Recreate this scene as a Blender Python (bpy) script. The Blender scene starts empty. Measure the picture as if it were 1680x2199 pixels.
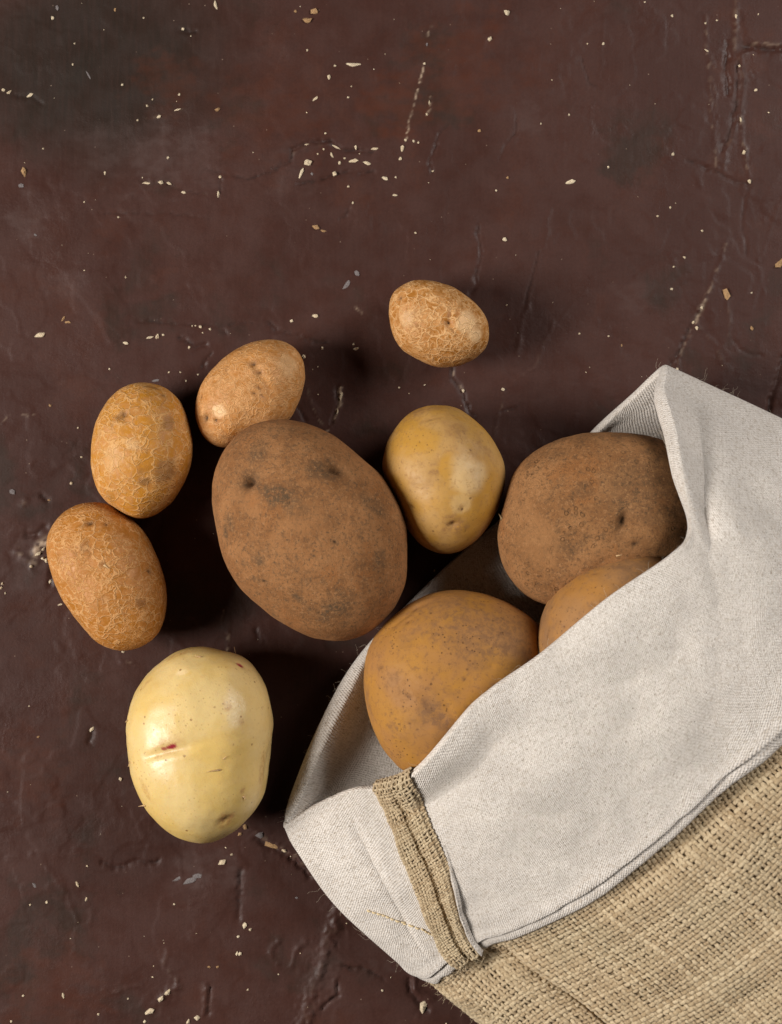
import bpy, math, random
import numpy as np

random.seed(7)
rng = np.random.default_rng(7)
sc = bpy.context.scene
col = sc.collection
CM = 0.01                      # everything below is worked out in centimetres

# ------------------------------------------------------------------ camera
CAM_H = 75.0                   # cm above the tabletop, looking straight down
FRAME_W = 37.0                 # cm of tabletop across the picture
K = FRAME_W / 1680.0           # cm per trace unit on the tabletop
FRAME_H = FRAME_W * 1024 / 782
cam_d = bpy.data.cameras.new('camera')
cam = bpy.data.objects.new('camera', cam_d)
col.objects.link(cam)
cam.location = (0, 0, CAM_H * CM)
cam_d.sensor_fit = 'VERTICAL'
cam_d.sensor_height = 36
cam_d.sensor_width = 27.5
cam_d.lens = 36 * CAM_H / FRAME_H
cam_d.clip_start = 0.01
cam_d.clip_end = 20
cam_d.dof.use_dof = True
cam_d.dof.focus_distance = (CAM_H - 4.5) * CM
cam_d.dof.aperture_fstop = 10
sc.camera = cam

# ------------------------------------------------------------------ world and lamps
wd = bpy.data.worlds.new('World')
sc.world = wd
wd.use_nodes = True
wd.node_tree.nodes['Background'].inputs[0].default_value = (0.9, 0.95, 1.0, 1)
wd.node_tree.nodes['Background'].inputs[1].default_value = 0.010


def softbox(name, loc, size, power, colour, aim=(0, 0, 0.02)):
    d = bpy.data.lights.new(name, 'AREA')
    d.shape = 'RECTANGLE'
    d.size, d.size_y = size
    d.energy = power
    d.color = colour
    o = bpy.data.objects.new(name, d)
    col.objects.link(o)
    o.location = loc
    import mathutils
    v = mathutils.Vector(aim) - mathutils.Vector(loc)
    o.rotation_euler = v.to_track_quat('-Z', 'Y').to_euler()
    return o


softbox('softbox', (-1.55, -0.16, 1.12), (0.70, 0.70), 55, (1.0, 0.965, 0.92), (-0.02, -0.04, 0.02))
softbox('softbox', (0.92, 0.52, 0.86), (0.60, 0.60), 13.5, (1.0, 0.975, 0.95), (0.02, 0.02, 0.02))

sc.view_settings.view_transform = 'Standard'
sc.view_settings.look = 'None'
sc.view_settings.gamma = 1
sc.view_settings.exposure = 0
sc.view_settings.use_curve_mapping = False
sc.render.engine = 'CYCLES'
sc.cycles.use_denoising = True
sc.cycles.max_bounces = 6

# ------------------------------------------------------------------ numeric helpers
_perm = rng.permutation(256)
_perm = np.concatenate([_perm, _perm, _perm])
_g = rng.normal(size=(256, 3))
_g /= np.linalg.norm(_g, axis=1)[:, None]


def perlin(p):
    p = np.asarray(p, float)
    sh = p.shape[:-1]
    p = p.reshape(-1, 3)
    i = np.floor(p).astype(int)
    f = p - i
    i &= 255
    u = f * f * f * (f * (f * 6 - 15) + 10)
    out = np.zeros(len(p))
    for dx in (0, 1):
        for dy in (0, 1):
            for dz in (0, 1):
                h = _perm[_perm[_perm[i[:, 0] + dx] + i[:, 1] + dy] + i[:, 2] + dz]
                gr = _g[h]
                d = gr[:, 0] * (f[:, 0] - dx) + gr[:, 1] * (f[:, 1] - dy) + gr[:, 2] * (f[:, 2] - dz)
                w = (u[:, 0] if dx else 1 - u[:, 0]) * (u[:, 1] if dy else 1 - u[:, 1]) * (u[:, 2] if dz else 1 - u[:, 2])
                out += w * d
    return out.reshape(sh)


def fbm(p, octaves=3, gain=0.5):
    p = np.asarray(p, float)
    a, s, r = 1.0, 1.0, 0
    for k in range(octaves):
        r = r + a * perlin(p * s + 13.7 * k)
        a *= gain
        s *= 2.03
    return r


def at(x, y, z=0.0):
    """trace units (1680 across the picture) at height z cm -> centimetres"""
    x = np.asarray(x, float)
    y = np.asarray(y, float)
    z = np.asarray(z, float)
    f = (CAM_H - z) / CAM_H
    return np.stack([(x - 840) * K * f, -(y - 1099.5) * K * f, z + 0 * x], -1)


def tr(ox, oy, s, pts):
    """points traced in an enlarged crop -> trace units"""
    return [((ox + p[0] / s) / 1.190476, (oy + p[1] / s) / 1.190476) for p in pts]


def sstep(a, b, x):
    t = np.clip((x - a) / (b - a), 0, 1)
    return t * t * (3 - 2 * t)


def mesh_object(name, verts, faces, mat, parent=None, smooth=True, uv=None, attrs=None, origin=(0, 0, 0)):
    """verts in cm (numpy n,3), faces numpy (m,4) or (m,3) or list of those"""
    me = bpy.data.meshes.new(name)
    v = (np.asarray(verts, float) - np.asarray(origin, float)) * CM
    if not isinstance(faces, list):
        faces = [faces]
    faces = [np.asarray(f, int) for f in faces if len(f)]
    loops = np.concatenate([f.ravel() for f in faces])
    tot = np.concatenate([np.full(len(f), f.shape[1]) for f in faces])
    start = np.concatenate([[0], np.cumsum(tot)[:-1]])
    me.vertices.add(len(v))
    me.vertices.foreach_set('co', v.ravel())
    me.loops.add(len(loops))
    me.loops.foreach_set('vertex_index', loops)
    me.polygons.add(len(tot))
    me.polygons.foreach_set('loop_start', start)
    me.polygons.foreach_set('loop_total', tot)
    if smooth:
        me.polygons.foreach_set('use_smooth', np.ones(len(tot), bool))
    me.update(calc_edges=True)
    if uv is not None:
        l = me.uv_layers.new(name='UVMap')
        l.data.foreach_set('uv', np.asarray(uv, float)[loops].ravel())
    for k, a in (attrs or {}).items():
        at_ = me.attributes.new(k, 'FLOAT', 'POINT')
        at_.data.foreach_set('value', np.asarray(a, np.float32).ravel())
    me.materials.append(mat)
    o = bpy.data.objects.new(name, me)
    col.objects.link(o)
    if parent is not None:
        o.parent = parent
        o.location = np.asarray(origin, float) * CM - np.array(parent.location)
    else:
        o.location = np.asarray(origin, float) * CM
    return o


def grid_faces(nr, nc, wrap_c=False, wrap_r=False):
    r = np.arange(nr if wrap_r else nr - 1)
    c = np.arange(nc if wrap_c else nc - 1)
    R, C = np.meshgrid(r, c, indexing='ij')
    R2, C2 = (R + 1) % nr, (C + 1) % nc
    return np.stack([R * nc + C, R * nc + C2, R2 * nc + C2, R2 * nc + C], -1).reshape(-1, 4)


# ------------------------------------------------------------------ material helpers
class Mat:
    def __init__(self, name):
        self.m = bpy.data.materials.new(name)
        self.m.use_nodes = True
        self.nt = self.m.node_tree
        self.b = self.nt.nodes['Principled BSDF']

    def put(self, sock, v):
        if isinstance(v, bpy.types.NodeSocket):
            self.nt.links.new(v, sock)
        elif isinstance(v, (tuple, list)) and len(v) == 3 and sock.type == 'RGBA':
            sock.default_value = (*v, 1)
        else:
            sock.default_value = v

    def n(self, typ, ins=None, out=0, **props):
        nd = self.nt.nodes.new(typ)
        for k, v in props.items():
            setattr(nd, k, v)
        for k, v in (ins or {}).items():
            self.put(nd.inputs[k], v)
        return nd.outputs[out]

    def obj(self):
        o = self.n('ShaderNodeTexCoord', out='Object')
        return self.vm('SCALE', o, scale=100.0)

    def vm(self, op, a, b=None, scale=None):
        nd = self.nt.nodes.new('ShaderNodeVectorMath')
        nd.operation = op
        self.put(nd.inputs[0], a)
        if b is not None:
            self.put(nd.inputs[1], b)
        if scale is not None:
            self.put(nd.inputs['Scale'], scale)
        return nd.outputs[0]

    def ma(self, op, a, b=0.0, c=0.0, clamp=False):
        nd = self.nt.nodes.new('ShaderNodeMath')
        nd.operation = op
        nd.use_clamp = clamp
        self.put(nd.inputs[0], a)
        self.put(nd.inputs[1], b)
        self.put(nd.inputs[2], c)
        return nd.outputs[0]

    def noise(self, co, scale, detail=3, rough=0.55, dist=0.0, out='Fac'):
        return self.n('ShaderNodeTexNoise', {'Vector': co, 'Scale': scale, 'Detail': detail, 'Roughness': rough, 'Distortion': dist}, out)

    def ramp(self, x, lo, hi, a=0.0, b=1.0):
        return self.n('ShaderNodeMapRange', {'Value': x, 'From Min': lo, 'From Max': hi, 'To Min': a, 'To Max': b}, 0, interpolation_type='SMOOTHSTEP')

    def mix(self, f, a, b, mode='MIX'):
        nd = self.nt.nodes.new('ShaderNodeMix')
        nd.data_type = 'RGBA'
        nd.blend_type = mode
        self.put(nd.inputs[0], f)
        self.put(nd.inputs[6], a)
        self.put(nd.inputs[7], b)
        return nd.outputs[2]

    def attr(self, name):
        return self.n('ShaderNodeAttribute', out='Fac', attribute_name=name)

    def bump(self, h, dist, strength=1.0, normal=None):
        ins = {'Height': h, 'Distance': dist, 'Strength': strength}
        if normal is not None:
            ins['Normal'] = normal
        return self.n('ShaderNodeBump', ins)

    def done(self, colour, rough, normal=None, spec=0.4, sss=0.0, sss_r=(0.004, 0.002, 0.001), sheen=0.0):
        self.put(self.b.inputs['Base Color'], colour)
        self.put(self.b.inputs['Roughness'], rough)
        self.put(self.b.inputs['Specular IOR Level'], spec)
        if normal is not None:
            self.put(self.b.inputs['Normal'], normal)
        if sss:
            self.b.inputs['Subsurface Weight'].default_value = sss
            self.b.inputs['Subsurface Radius'].default_value = sss_r
            self.b.inputs['Subsurface Scale'].default_value = 1.0
        if sheen:
            self.b.inputs['Sheen Weight'].default_value = sheen
        return self.m


# ------------------------------------------------------------------ tabletop
# traced scratches, trowel ridges and cracks: (points, width cm, height cm, pale 0..1)
CR = []


def cr(ox, oy, s, w, h, pale, *pts):
    CR.append((tr(ox, oy, s, pts), w, h, pale))


TRC = (1000, 0, 1.68)
MRC = (1000, 500, 1.68)
BOT = (0, 1900, 1.5273)
MLC = (0, 600, 1.68)
TLC = (0, 0, 1.68)
LFT = (0, 1250, 3.3825)
cr(*TRC, .10, .05, .15, (1350, 60), (1358, 200), (1372, 400), (1400, 740))
cr(*TRC, .07, .04, .05, (1378, 240), (1392, 420), (1412, 735))
cr(*TRC, .16, .07, .1, (1482, -10), (1480, 90), (1478, 210))
cr(*TRC, .14, -.12, 0, (1446, 180), (1438, 290), (1448, 400))
cr(*TRC, .18, .10, .05, (1520, 215), (1500, 260), (1522, 340), (1500, 450), (1472, 580), (1440, 650), (1430, 715))
cr(*TRC, .12, -.10, 0, (1500, 255), (1490, 380), (1478, 470), (1455, 575), (1428, 650))
cr(*TRC, .09, .06, .15, (1500, 480), (1512, 600), (1530, 700), (1542, 795))
cr(*TRC, .20, -.16, 0, (1525, 200), (1580, 205), (1680, 210))
cr(*TRC, .10, .06, .2, (1530, 188), (1600, 186), (1690, 188))
cr(*TRC, .09, -.06, 0, (1270, 690), (1400, 735), (1480, 775), (1545, 797))
cr(*TRC, .06, .03, .0, (1540, 320), (1600, 308), (1690, 292))
cr(*TRC, .05, .03, .6, (140, 280), (112, 400), (88, 490), (62, 600))
cr(*TRC, .06, .03, .35, (170, 110), (160, 150), (150, 205))
cr(*TRC, .06, .03, .4, (168, 415), (163, 450), (155, 495))
cr(*TRC, .09, -.06, 0, (250, 535), (200, 590), (170, 680), (185, 740))
cr(*TRC, .09, -.05, 0, (545, 500), (530, 570), (480, 650), (470, 690))
cr(*TRC, .07, .03, 0, (915, 40), (905, 200), (895, 330))
cr(*TRC, .07, .03, 0, (640, 180), (632, 350))
cr(*TRC, .07, .03, 0, (860, 440), (855, 620))
cr(*TRC, .10, -.05, 0, (820, 250), (850, 350), (900, 380))
cr(*TRC, .07, -.04, 0, (1540, 800), (1515, 870), (1510, 960), (1530, 1090))
cr(*TRC, .07, .03, 0, (1680, 850), (1640, 950), (1600, 1090))
cr(*MRC, .10, .06, .15, (1440, 200), (1400, 310), (1375, 400))
cr(*MRC, .13, .08, .45, (1375, 400), (1345, 450), (1310, 550))
cr(*MRC, .12, .08, .15, (1310, 550), (1260, 650), (1212, 750))
cr(*MRC, .12, -.10, 0, (1345, 470), (1295, 560), (1248, 650), (1200, 740))
cr(*MRC, .09, .05, .05, (1315, 565), (1380, 620), (1420, 700))
cr(*MRC, .09, .05, .05, (1445, 450), (1455, 520), (1450, 600))
cr(*MRC, .13, .06, 0, (685, 60), (655, 220), (625, 300), (600, 400), (560, 560), (545, 680))
cr(*MRC, .10, -.06, 0, (640, 240), (605, 360), (578, 460))
cr(*MRC, .10, .05, .03, (700, 560), (640, 660), (620, 740), (530, 790))
cr(*MRC, .13, -.13, .0, (265, 740), (270, 790), (310, 845), (325, 900), (352, 955))
cr(*MRC, .07, .04, .4, (272, 755), (276, 795), (312, 838))
cr(*MRC, .08, .04, .12, (482, 830), (470, 930), (445, 1025))
cr(*MRC, .09, -.07, 0, (472, 932), (510, 915), (552, 898))
cr(*MRC, .16, -.12, 0, (1690, 690), (1650, 820), (1612, 950))
cr(*MRC, .30, .10, 0, (1700, 860), (1660, 910), (1620, 960))
cr(*MRC, .11, -.06, 0, (380, 130), (385, 260), (370, 380), (340, 420))
cr(*MRC, .08, .04, 0, (840, 400), (780, 470), (690, 560))
cr(*MRC, .08, -.05, 0, (1470, 620), (1520, 670), (1600, 690))
cr(*MRC, .06, .03, 0, (1540, 20), (1560, 120), (1590, 330), (1610, 560))
cr(*BOT, .20, .10, .12, (965, 318), (1020, 365), (1080, 398), (1150, 440), (1208, 488))
cr(*BOT, .16, -.13, 0, (1000, 372), (1080, 418), (1150, 458), (1200, 500), (1205, 525))
cr(*BOT, .45, .20, .03, (1345, 625), (1290, 740), (1262, 850), (1225, 960), (1195, 1050), (1175, 1110))
cr(*BOT, .16, -.10, 0, (945, 495), (935, 580), (930, 690))
cr(*BOT, .18, .12, 0, (1192, 770), (1152, 820), (1138, 875))
cr(*BOT, .18, .12, 0, (1305, 925), (1312, 980), (1240, 1025), (1205, 1095))
cr(*BOT, .12, -.12, 0, (1318, 940), (1318, 990), (1255, 1035))
cr(*BOT, .14, -.09, 0, (400, 465), (450, 490), (520, 465), (620, 460))
cr(*BOT, .30, .14, .05, (620, 1010), (655, 980), (695, 950))
cr(*BOT, .20, .12, .02, (800, 950), (806, 1000), (795, 1055))
cr(*BOT, .12, -.10, 0, (812, 955), (818, 1000), (806, 1060))
cr(*BOT, .12, .07, .04, (650, 810), (645, 880), (690, 930))
cr(*BOT, .09, .05, .02, (400, 960), (430, 980), (560, 940))
cr(*BOT, .20, .10, 0, (1085, 770), (1050, 820), (1080, 860))
cr(*BOT, .12, -.08, 0, (1340, 870), (1440, 890), (1500, 930))
cr(*BOT, .25, .12, 0, (1620, 905), (1630, 970), (1690, 1000))
cr(*BOT, .20, -.10, 0, (1600, 925), (1612, 985), (1660, 1050))
cr(*BOT, .10, .05, .0, (180, 480), (260, 590), (300, 700))
cr(*BOT, .06, .03, .0, (120, 430), (300, 410), (500, 415), (660, 405))
cr(*MLC, .09, -.06, 0, (600, 370), (760, 380), (960, 390), (1085, 378))
cr(*MLC, .12, -.08, .02, (1150, 370), (1190, 410), (1280, 435), (1400, 462))
cr(*MLC, .09, -.10, 0, (868, 560), (885, 525), (910, 508))
cr(*MLC, .10, .07, .8, (1466, 660), (1462, 710), (1448, 770))
cr(*MLC, .08, .06, .45, (1448, 770), (1428, 810), (1410, 840))
cr(*MLC, .08, -.08, 0, (1452, 650), (1448, 740), (1420, 810))
cr(*MLC, .05, .03, .22, (1310, 640), (1340, 730), (1372, 790), (1402, 840))
cr(*MLC, .12, -.08, 0, (770, 440), (840, 480), (880, 470))
cr(*MLC, .10, -.07, 0, (940, 400), (975, 430))
cr(*MLC, .10, -.07, 0, (1280, 740), (1310, 800))
cr(*MLC, .06, .03, .18, (15, 810), (30, 775), (80, 772), (150, 776))
cr(*MLC, .06, .03, .35, (1525, 285), (1530, 310), (1558, 340))
cr(*TLC, .12, -.10, 0, (1180, 722), (1245, 690), (1258, 645), (1330, 608), (1410, 602), (1470, 640), (1600, 652))
cr(*TLC, .12, .07, .05, (1260, 660), (1335, 622), (1415, 614))
cr(*TLC, .14, -.08, 0, (1280, 790), (1380, 770), (1450, 742), (1600, 737))
cr(*TLC, .09, -.05, .02, (600, 775), (740, 795), (800, 828), (880, 830))
cr(*TLC, .09, -.06, 0, (868, 745), (880, 728), (940, 740), (1060, 768), (1190, 730))
cr(*TLC, .08, .04, .1, (620, 505), (690, 500), (800, 465))
cr(*TLC, .08, -.06, 0, (945, 760), (944, 820), (935, 860))
cr(*TLC, .05, .02, .12, (945, 840), (975, 860), (1005, 882))
cr(*TLC, .10, .03, 0, (930, 60), (935, 200), (925, 350))
cr(*TLC, .10, -.05, 0, (1510, 860), (1500, 900), (1465, 945))
cr(*TLC, .08, -.04, 0, (420, 912), (560, 915), (700, 912), (900, 940))
cr(*TLC, .15, -.08, 0, (780, 128), (840, 140))
cr(*TLC, .10, -.07, 0, (60, 405), (140, 412), (180, 440))
cr(*LFT, .28, .12, .75, (410, 445), (350, 480), (300, 550))
cr(*LFT, .20, .10, .22, (150, 530), (220, 590), (300, 640), (270, 680))
cr(*LFT, .16, -.10, .0, (460, 640), (440, 760), (430, 830))
cr(*LFT, .20, -.10, 0, (230, 420), (330, 380), (390, 330))
cr(*LFT, .14, .07, .1, (175, 130), (215, 85))
cr(*LFT, .14, -.08, 0, (380, 60), (420, 110))
cr(*LFT, .10, .06, .1, (1060, 1490), (1120, 1510), (1190, 1512))
cr(*LFT, .14, -.10, .0, (770, 2190), (795, 2150), (790, 2095))
cr(500, 1000, 1.9765, .06, .03, .35, (200, 960), (190, 990))
cr(500, 1000, 1.9765, .06, .03, .3, (150, 1095), (135, 1170))
cr(500, 1000, 1.9765, .08, .05, .4, (160, 1220), (165, 1260), (155, 1310))
cr(500, 1000, 1.9765, .10, -.08, 0, (310, 1195), (318, 1260))


def axis(lo, hi, step, far):
    a = np.arange(lo, hi + 1e-6, step)
    ext = []
    d, p = step, hi
    while p < far:
        d *= 1.25
        p += d
        ext.append(p)
    ext = np.array(ext)
    return np.concatenate([-(ext[::-1]) + (lo + hi), a, ext])


def build_tabletop():
    xs = axis(-20.5, 20.5, 0.085, 62)
    ys = axis(-26.5, 26.5, 0.085, 66)
    X, Y = np.meshgrid(xs, ys, indexing='xy')
    P = np.stack([X, Y, 0 * X], -1)
    Z = 0.04 * fbm(P / 8.0 + 3, 2) + 0.010 * fbm(P * [0.5, 0.9, 1] + 9, 3)
    rough_mask = sstep(0.05, 0.45, fbm(P / 5.0 + 31, 2)) 
    Z += 0.014 * rough_mask * np.abs(fbm(P * 1.3 + 5, 4, 0.6))
    streak = fbm(P * [2.6, 0.22, 1] + 40, 3) * sstep(-.1, .4, fbm(P / 6 + 77, 2))
    Z += 0.006 * streak
    # patches of trowelled plaster with stepped edges
    for k in range(3):
        q = fbm(P / (4.0 + 2 * k) + 50 + 11 * k, 4, 0.55)
        Z += 0.016 * sstep(0.18, 0.205, q)
    pale = np.zeros_like(X)
    crack_shade = np.zeros_like(X)
    scuff = np.zeros_like(X)
    redd = np.zeros_like(X)
    for (bx, by, br, amt, arr, sd) in [(330, 345, 70, .9, scuff, 1), (420, 330, 60, .8, scuff, 2), (55, 470, 45, .8, scuff, 3), (150, 610, 40, .6, scuff, 4), (230, 320, 60, .5, scuff, 12), (620, 380, 60, .4, scuff, 13),
                                       (60, 1210, 50, .9, scuff, 5), (420, 1880, 45, .8, scuff, 6), (480, 1870, 40, .8, scuff, 7), (860, 2010, 70, .7, scuff, 8), (700, 2080, 50, .6, scuff, 9), (1130, 250, 40, .5, scuff, 10), (1360, 630, 40, .5, scuff, 11),
                                       (850, 225, 75, .95, redd, 21), (1010, 110, 110, .8, redd, 22), (980, 200, 60, .7, redd, 23), (360, 175, 70, .6, redd, 24), (600, 250, 110, .55, redd, 25), (60, 1660, 90, .6, redd, 26), (120, 2140, 110, .6, redd, 27), (230, 500, 40, .5, redd, 28)]:
        b_ = at(bx, by, 0)
        dd = np.hypot(X - b_[0], Y - b_[1]) / (br * K)
        near = dd < 2.2
        nz = fbm(P[near] * [1.0, 1.5, 1] * .9 + sd * 5.3, 4, .65)
        arr[near] = np.maximum(arr[near], amt * sstep(1.3, .3, dd[near] + 1.2 * nz) * (.55 + .45 * sstep(-.35, .35, fbm(P[near] * [1.2, 2.6, 1] + sd, 4, .7))))
    wob = np.stack([fbm(P * 1.3 + 61, 4, .7), fbm(P * 1.3 + 83, 4, .7)], -1) * 0.13
    for pts, w, h, pl in CR:
        q = at([p[0] for p in pts], [p[1] for p in pts], 0)[:, :2]
        lo, hi = q.min(0) - 4 * w, q.max(0) + 4 * w
        i0, i1 = np.searchsorted(ys, lo[1]), np.searchsorted(ys, hi[1])
        j0, j1 = np.searchsorted(xs, lo[0]), np.searchsorted(xs, hi[0])
        if i1 <= i0 or j1 <= j0:
            continue
        sx = P[i0:i1, j0:j1, :2] + wob[i0:i1, j0:j1]
        best = np.full(sx.shape[:2], 1e9)
        for a, b in zip(q[:-1], q[1:]):
            ab = b - a
            t = np.clip(((sx - a) @ ab) / (ab @ ab), 0, 1)
            best = np.minimum(best, np.linalg.norm(sx - a - t[..., None] * ab, axis=-1))
        jag = .55 + .5 * np.abs(fbm(P[i0:i1, j0:j1] * [1.7, 1.7, 1] + 19, 3, .7)) / .25
        pr = np.exp(-(best / (w * .8 * np.clip(jag, .5, 1.5))) ** 2)
        Z[i0:i1, j0:j1] += (.45 if h > 0 else .8) * h * pr * (0.7 + 0.9 * np.abs(wob[i0:i1, j0:j1, 0]) / .06)
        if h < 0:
            crack_shade[i0:i1, j0:j1] = np.maximum(crack_shade[i0:i1, j0:j1], np.clip(-h / .08, .35, 1) * np.exp(-(best / (.5 * w)) ** 2))
        if pl:
            br = sstep(-.12, .25, fbm(P[i0:i1, j0:j1] * 3.1 + 7, 2) + 0.4 * pl - 0.1)
            pale[i0:i1, j0:j1] = np.maximum(pale[i0:i1, j0:j1], pl * br * np.exp(-(best / (0.62 * w)) ** 2))
    V = np.stack([X, Y, Z - 0.04], -1).reshape(-1, 3)
    m = Mat('brown_plaster')
    co = m.obj()
    wp = m.vm('ADD', co, m.vm('SCALE', m.noise(co, .35, 4, out='Color'), scale=3.0))
    c = m.mix(m.ramp(m.noise(wp, .16, 5, .6), .38, .62), (.046, .0185, .0138), (.056, .0238, .0182))
    c = m.mix(m.ramp(m.noise(wp, .30, 5, .62), .53, .72, 0, .55), c, (.066, .0225, .0135))
    c = m.mix(m.ma('MULTIPLY', m.ramp(m.noise(m.vm('ADD', wp, (17.3, 4, 2)), .20, 5, .6), .55, .70), .8), c, (.030, .0185, .0135))
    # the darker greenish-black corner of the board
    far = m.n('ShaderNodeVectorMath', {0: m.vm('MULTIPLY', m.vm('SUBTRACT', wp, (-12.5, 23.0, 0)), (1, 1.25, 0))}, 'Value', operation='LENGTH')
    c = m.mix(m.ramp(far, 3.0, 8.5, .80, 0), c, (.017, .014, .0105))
    # greyish scuffs
    sc1 = m.noise(m.vm('MULTIPLY', co, (1.0, .55, 1)), 1.1, 6, .7, .6)
    scm = m.ma('MULTIPLY', m.ramp(sc1, .60, .74), m.ramp(m.noise(co, .13, 2), .5, .66))
    c = m.mix(m.ma('MULTIPLY', scm, .25), c, (.13, .095, .085))
    # brush streaks and fine speckle
    st = m.noise(m.vm('MULTIPLY', co, (7, .55, 1)), 1.0, 4, .6)
    c = m.mix(m.ramp(st, .35, .7, 0, .14), c, (.074, .034, .026))
    fine = m.noise(co, 9, 4, .7)
    c = m.mix(m.ramp(fine, .35, .75, .0, .30), c, (.026, .012, .009))
    dots = m.n('ShaderNodeTexVoronoi', {'Vector': co, 'Scale': 2.6, 'Randomness': 1.0}, 'Distance')
    dsel = m.ramp(m.noise(co, 1.9, 2), .58, .64)
    c = m.mix(m.ma('MULTIPLY', m.ramp(dots, .05, .09, .6, 0), dsel), c, (.30, .21, .15))
    c = m.mix(m.ma('MULTIPLY', m.attr('redd'), .7), c, (.070, .021, .011))
    c = m.mix(m.ma('MULTIPLY', m.attr('scuff'), .28), c, (.115, .080, .072))
    c = m.mix(m.ma('MULTIPLY', m.ma('MULTIPLY', m.attr('crack_shade'), m.ramp(m.noise(co, 1.6, 3, .7), .40, .62, .1, 1)), .7), c, (.012, .0065, .005))  # paints shade into cracks too narrow for the mesh to shadow
    c = m.mix(m.ma('MULTIPLY', m.attr('pale'), 1.0, clamp=True), c, (.50, .37, .26))
    patch = m.ramp(m.noise(m.vm('ADD', co, (31, 7, 0)), .22, 3), .48, .66, .10, 1.1)
    h = m.ma('ADD', m.ma('MULTIPLY', fine, .25), m.ma('MULTIPLY', m.noise(co, 2.2, 6, .62), patch))
    h = m.ma('ADD', h, m.ma('MULTIPLY', st, .10))
    nb = m.bump(h, .0006, .6)
    ro = m.ramp(m.noise(co, .8, 4), .3, .7, .36, .58)
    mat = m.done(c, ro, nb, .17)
    o = mesh_object('tabletop', V, grid_faces(len(ys), len(xs)), mat, attrs={'pale': pale, 'crack_shade': crack_shade, 'scuff': scuff, 'redd': redd})
    o['kind'] = 'structure'
    o['label'] = 'dark brown rough plastered tabletop with cracks and pale flecks'
    return o, xs, ys, Z - 0.04


table, TX, TY, TZ = build_tabletop()


def table_z(x, y):
    i = np.clip(np.searchsorted(TY, y), 0, len(TY) - 1)
    j = np.clip(np.searchsorted(TX, x), 0, len(TX) - 1)
    return TZ[i, j]


# ------------------------------------------------------------------ flecks of pale plaster on the tabletop
m = Mat('pale_fleck')
co = m.obj()
info = m.n('ShaderNodeObjectInfo', out='Random')
c = m.mix(info, (.80, .64, .43), (.70, .52, .32))
c = m.mix(m.ramp(m.noise(co, 6, 3), .4, .7), c, (.86, .74, .55))
M_FLECK = m.done(c, .8, m.bump(m.noise(co, 14, 3), .0004), .2)
m = Mat('tan_fleck')
co = m.obj()
M_TAN = m.done(m.mix(m.noise(co, 5, 3), (.36, .20, .09), (.55, .34, .17)), .75, m.bump(m.noise(co, 12, 3), .0004), .2)
m = Mat('grey_fleck')
co = m.obj()
M_GREY = m.done(m.mix(m.noise(co, 5, 3), (.16, .13, .12), (.26, .23, .23)), .75, m.bump(m.noise(co, 12, 3), .0004), .2)

import bmesh


def pebble_mesh(name, seed, mat):
    r = random.Random(seed)
    bm = bmesh.new()
    bmesh.ops.create_icosphere(bm, subdivisions=1, radius=1)
    for v in bm.verts:
        k = r.uniform(.5, 1.3)
        v.co.x *= k * r.uniform(.8, 1.15)
        v.co.y *= k * r.uniform(.7, 1.1)
        v.co.z = v.co.z * k * .8
    me = bpy.data.meshes.new(name)
    bm.to_mesh(me)
    bm.free()
    me.materials.append(mat)
    return me


PEB = {k: [pebble_mesh('plaster_fleck', 10 * i + j, mt) for j in range(4)] for i, (k, mt) in enumerate((('p', M_FLECK), ('t', M_TAN), ('g', M_GREY)))}
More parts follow.
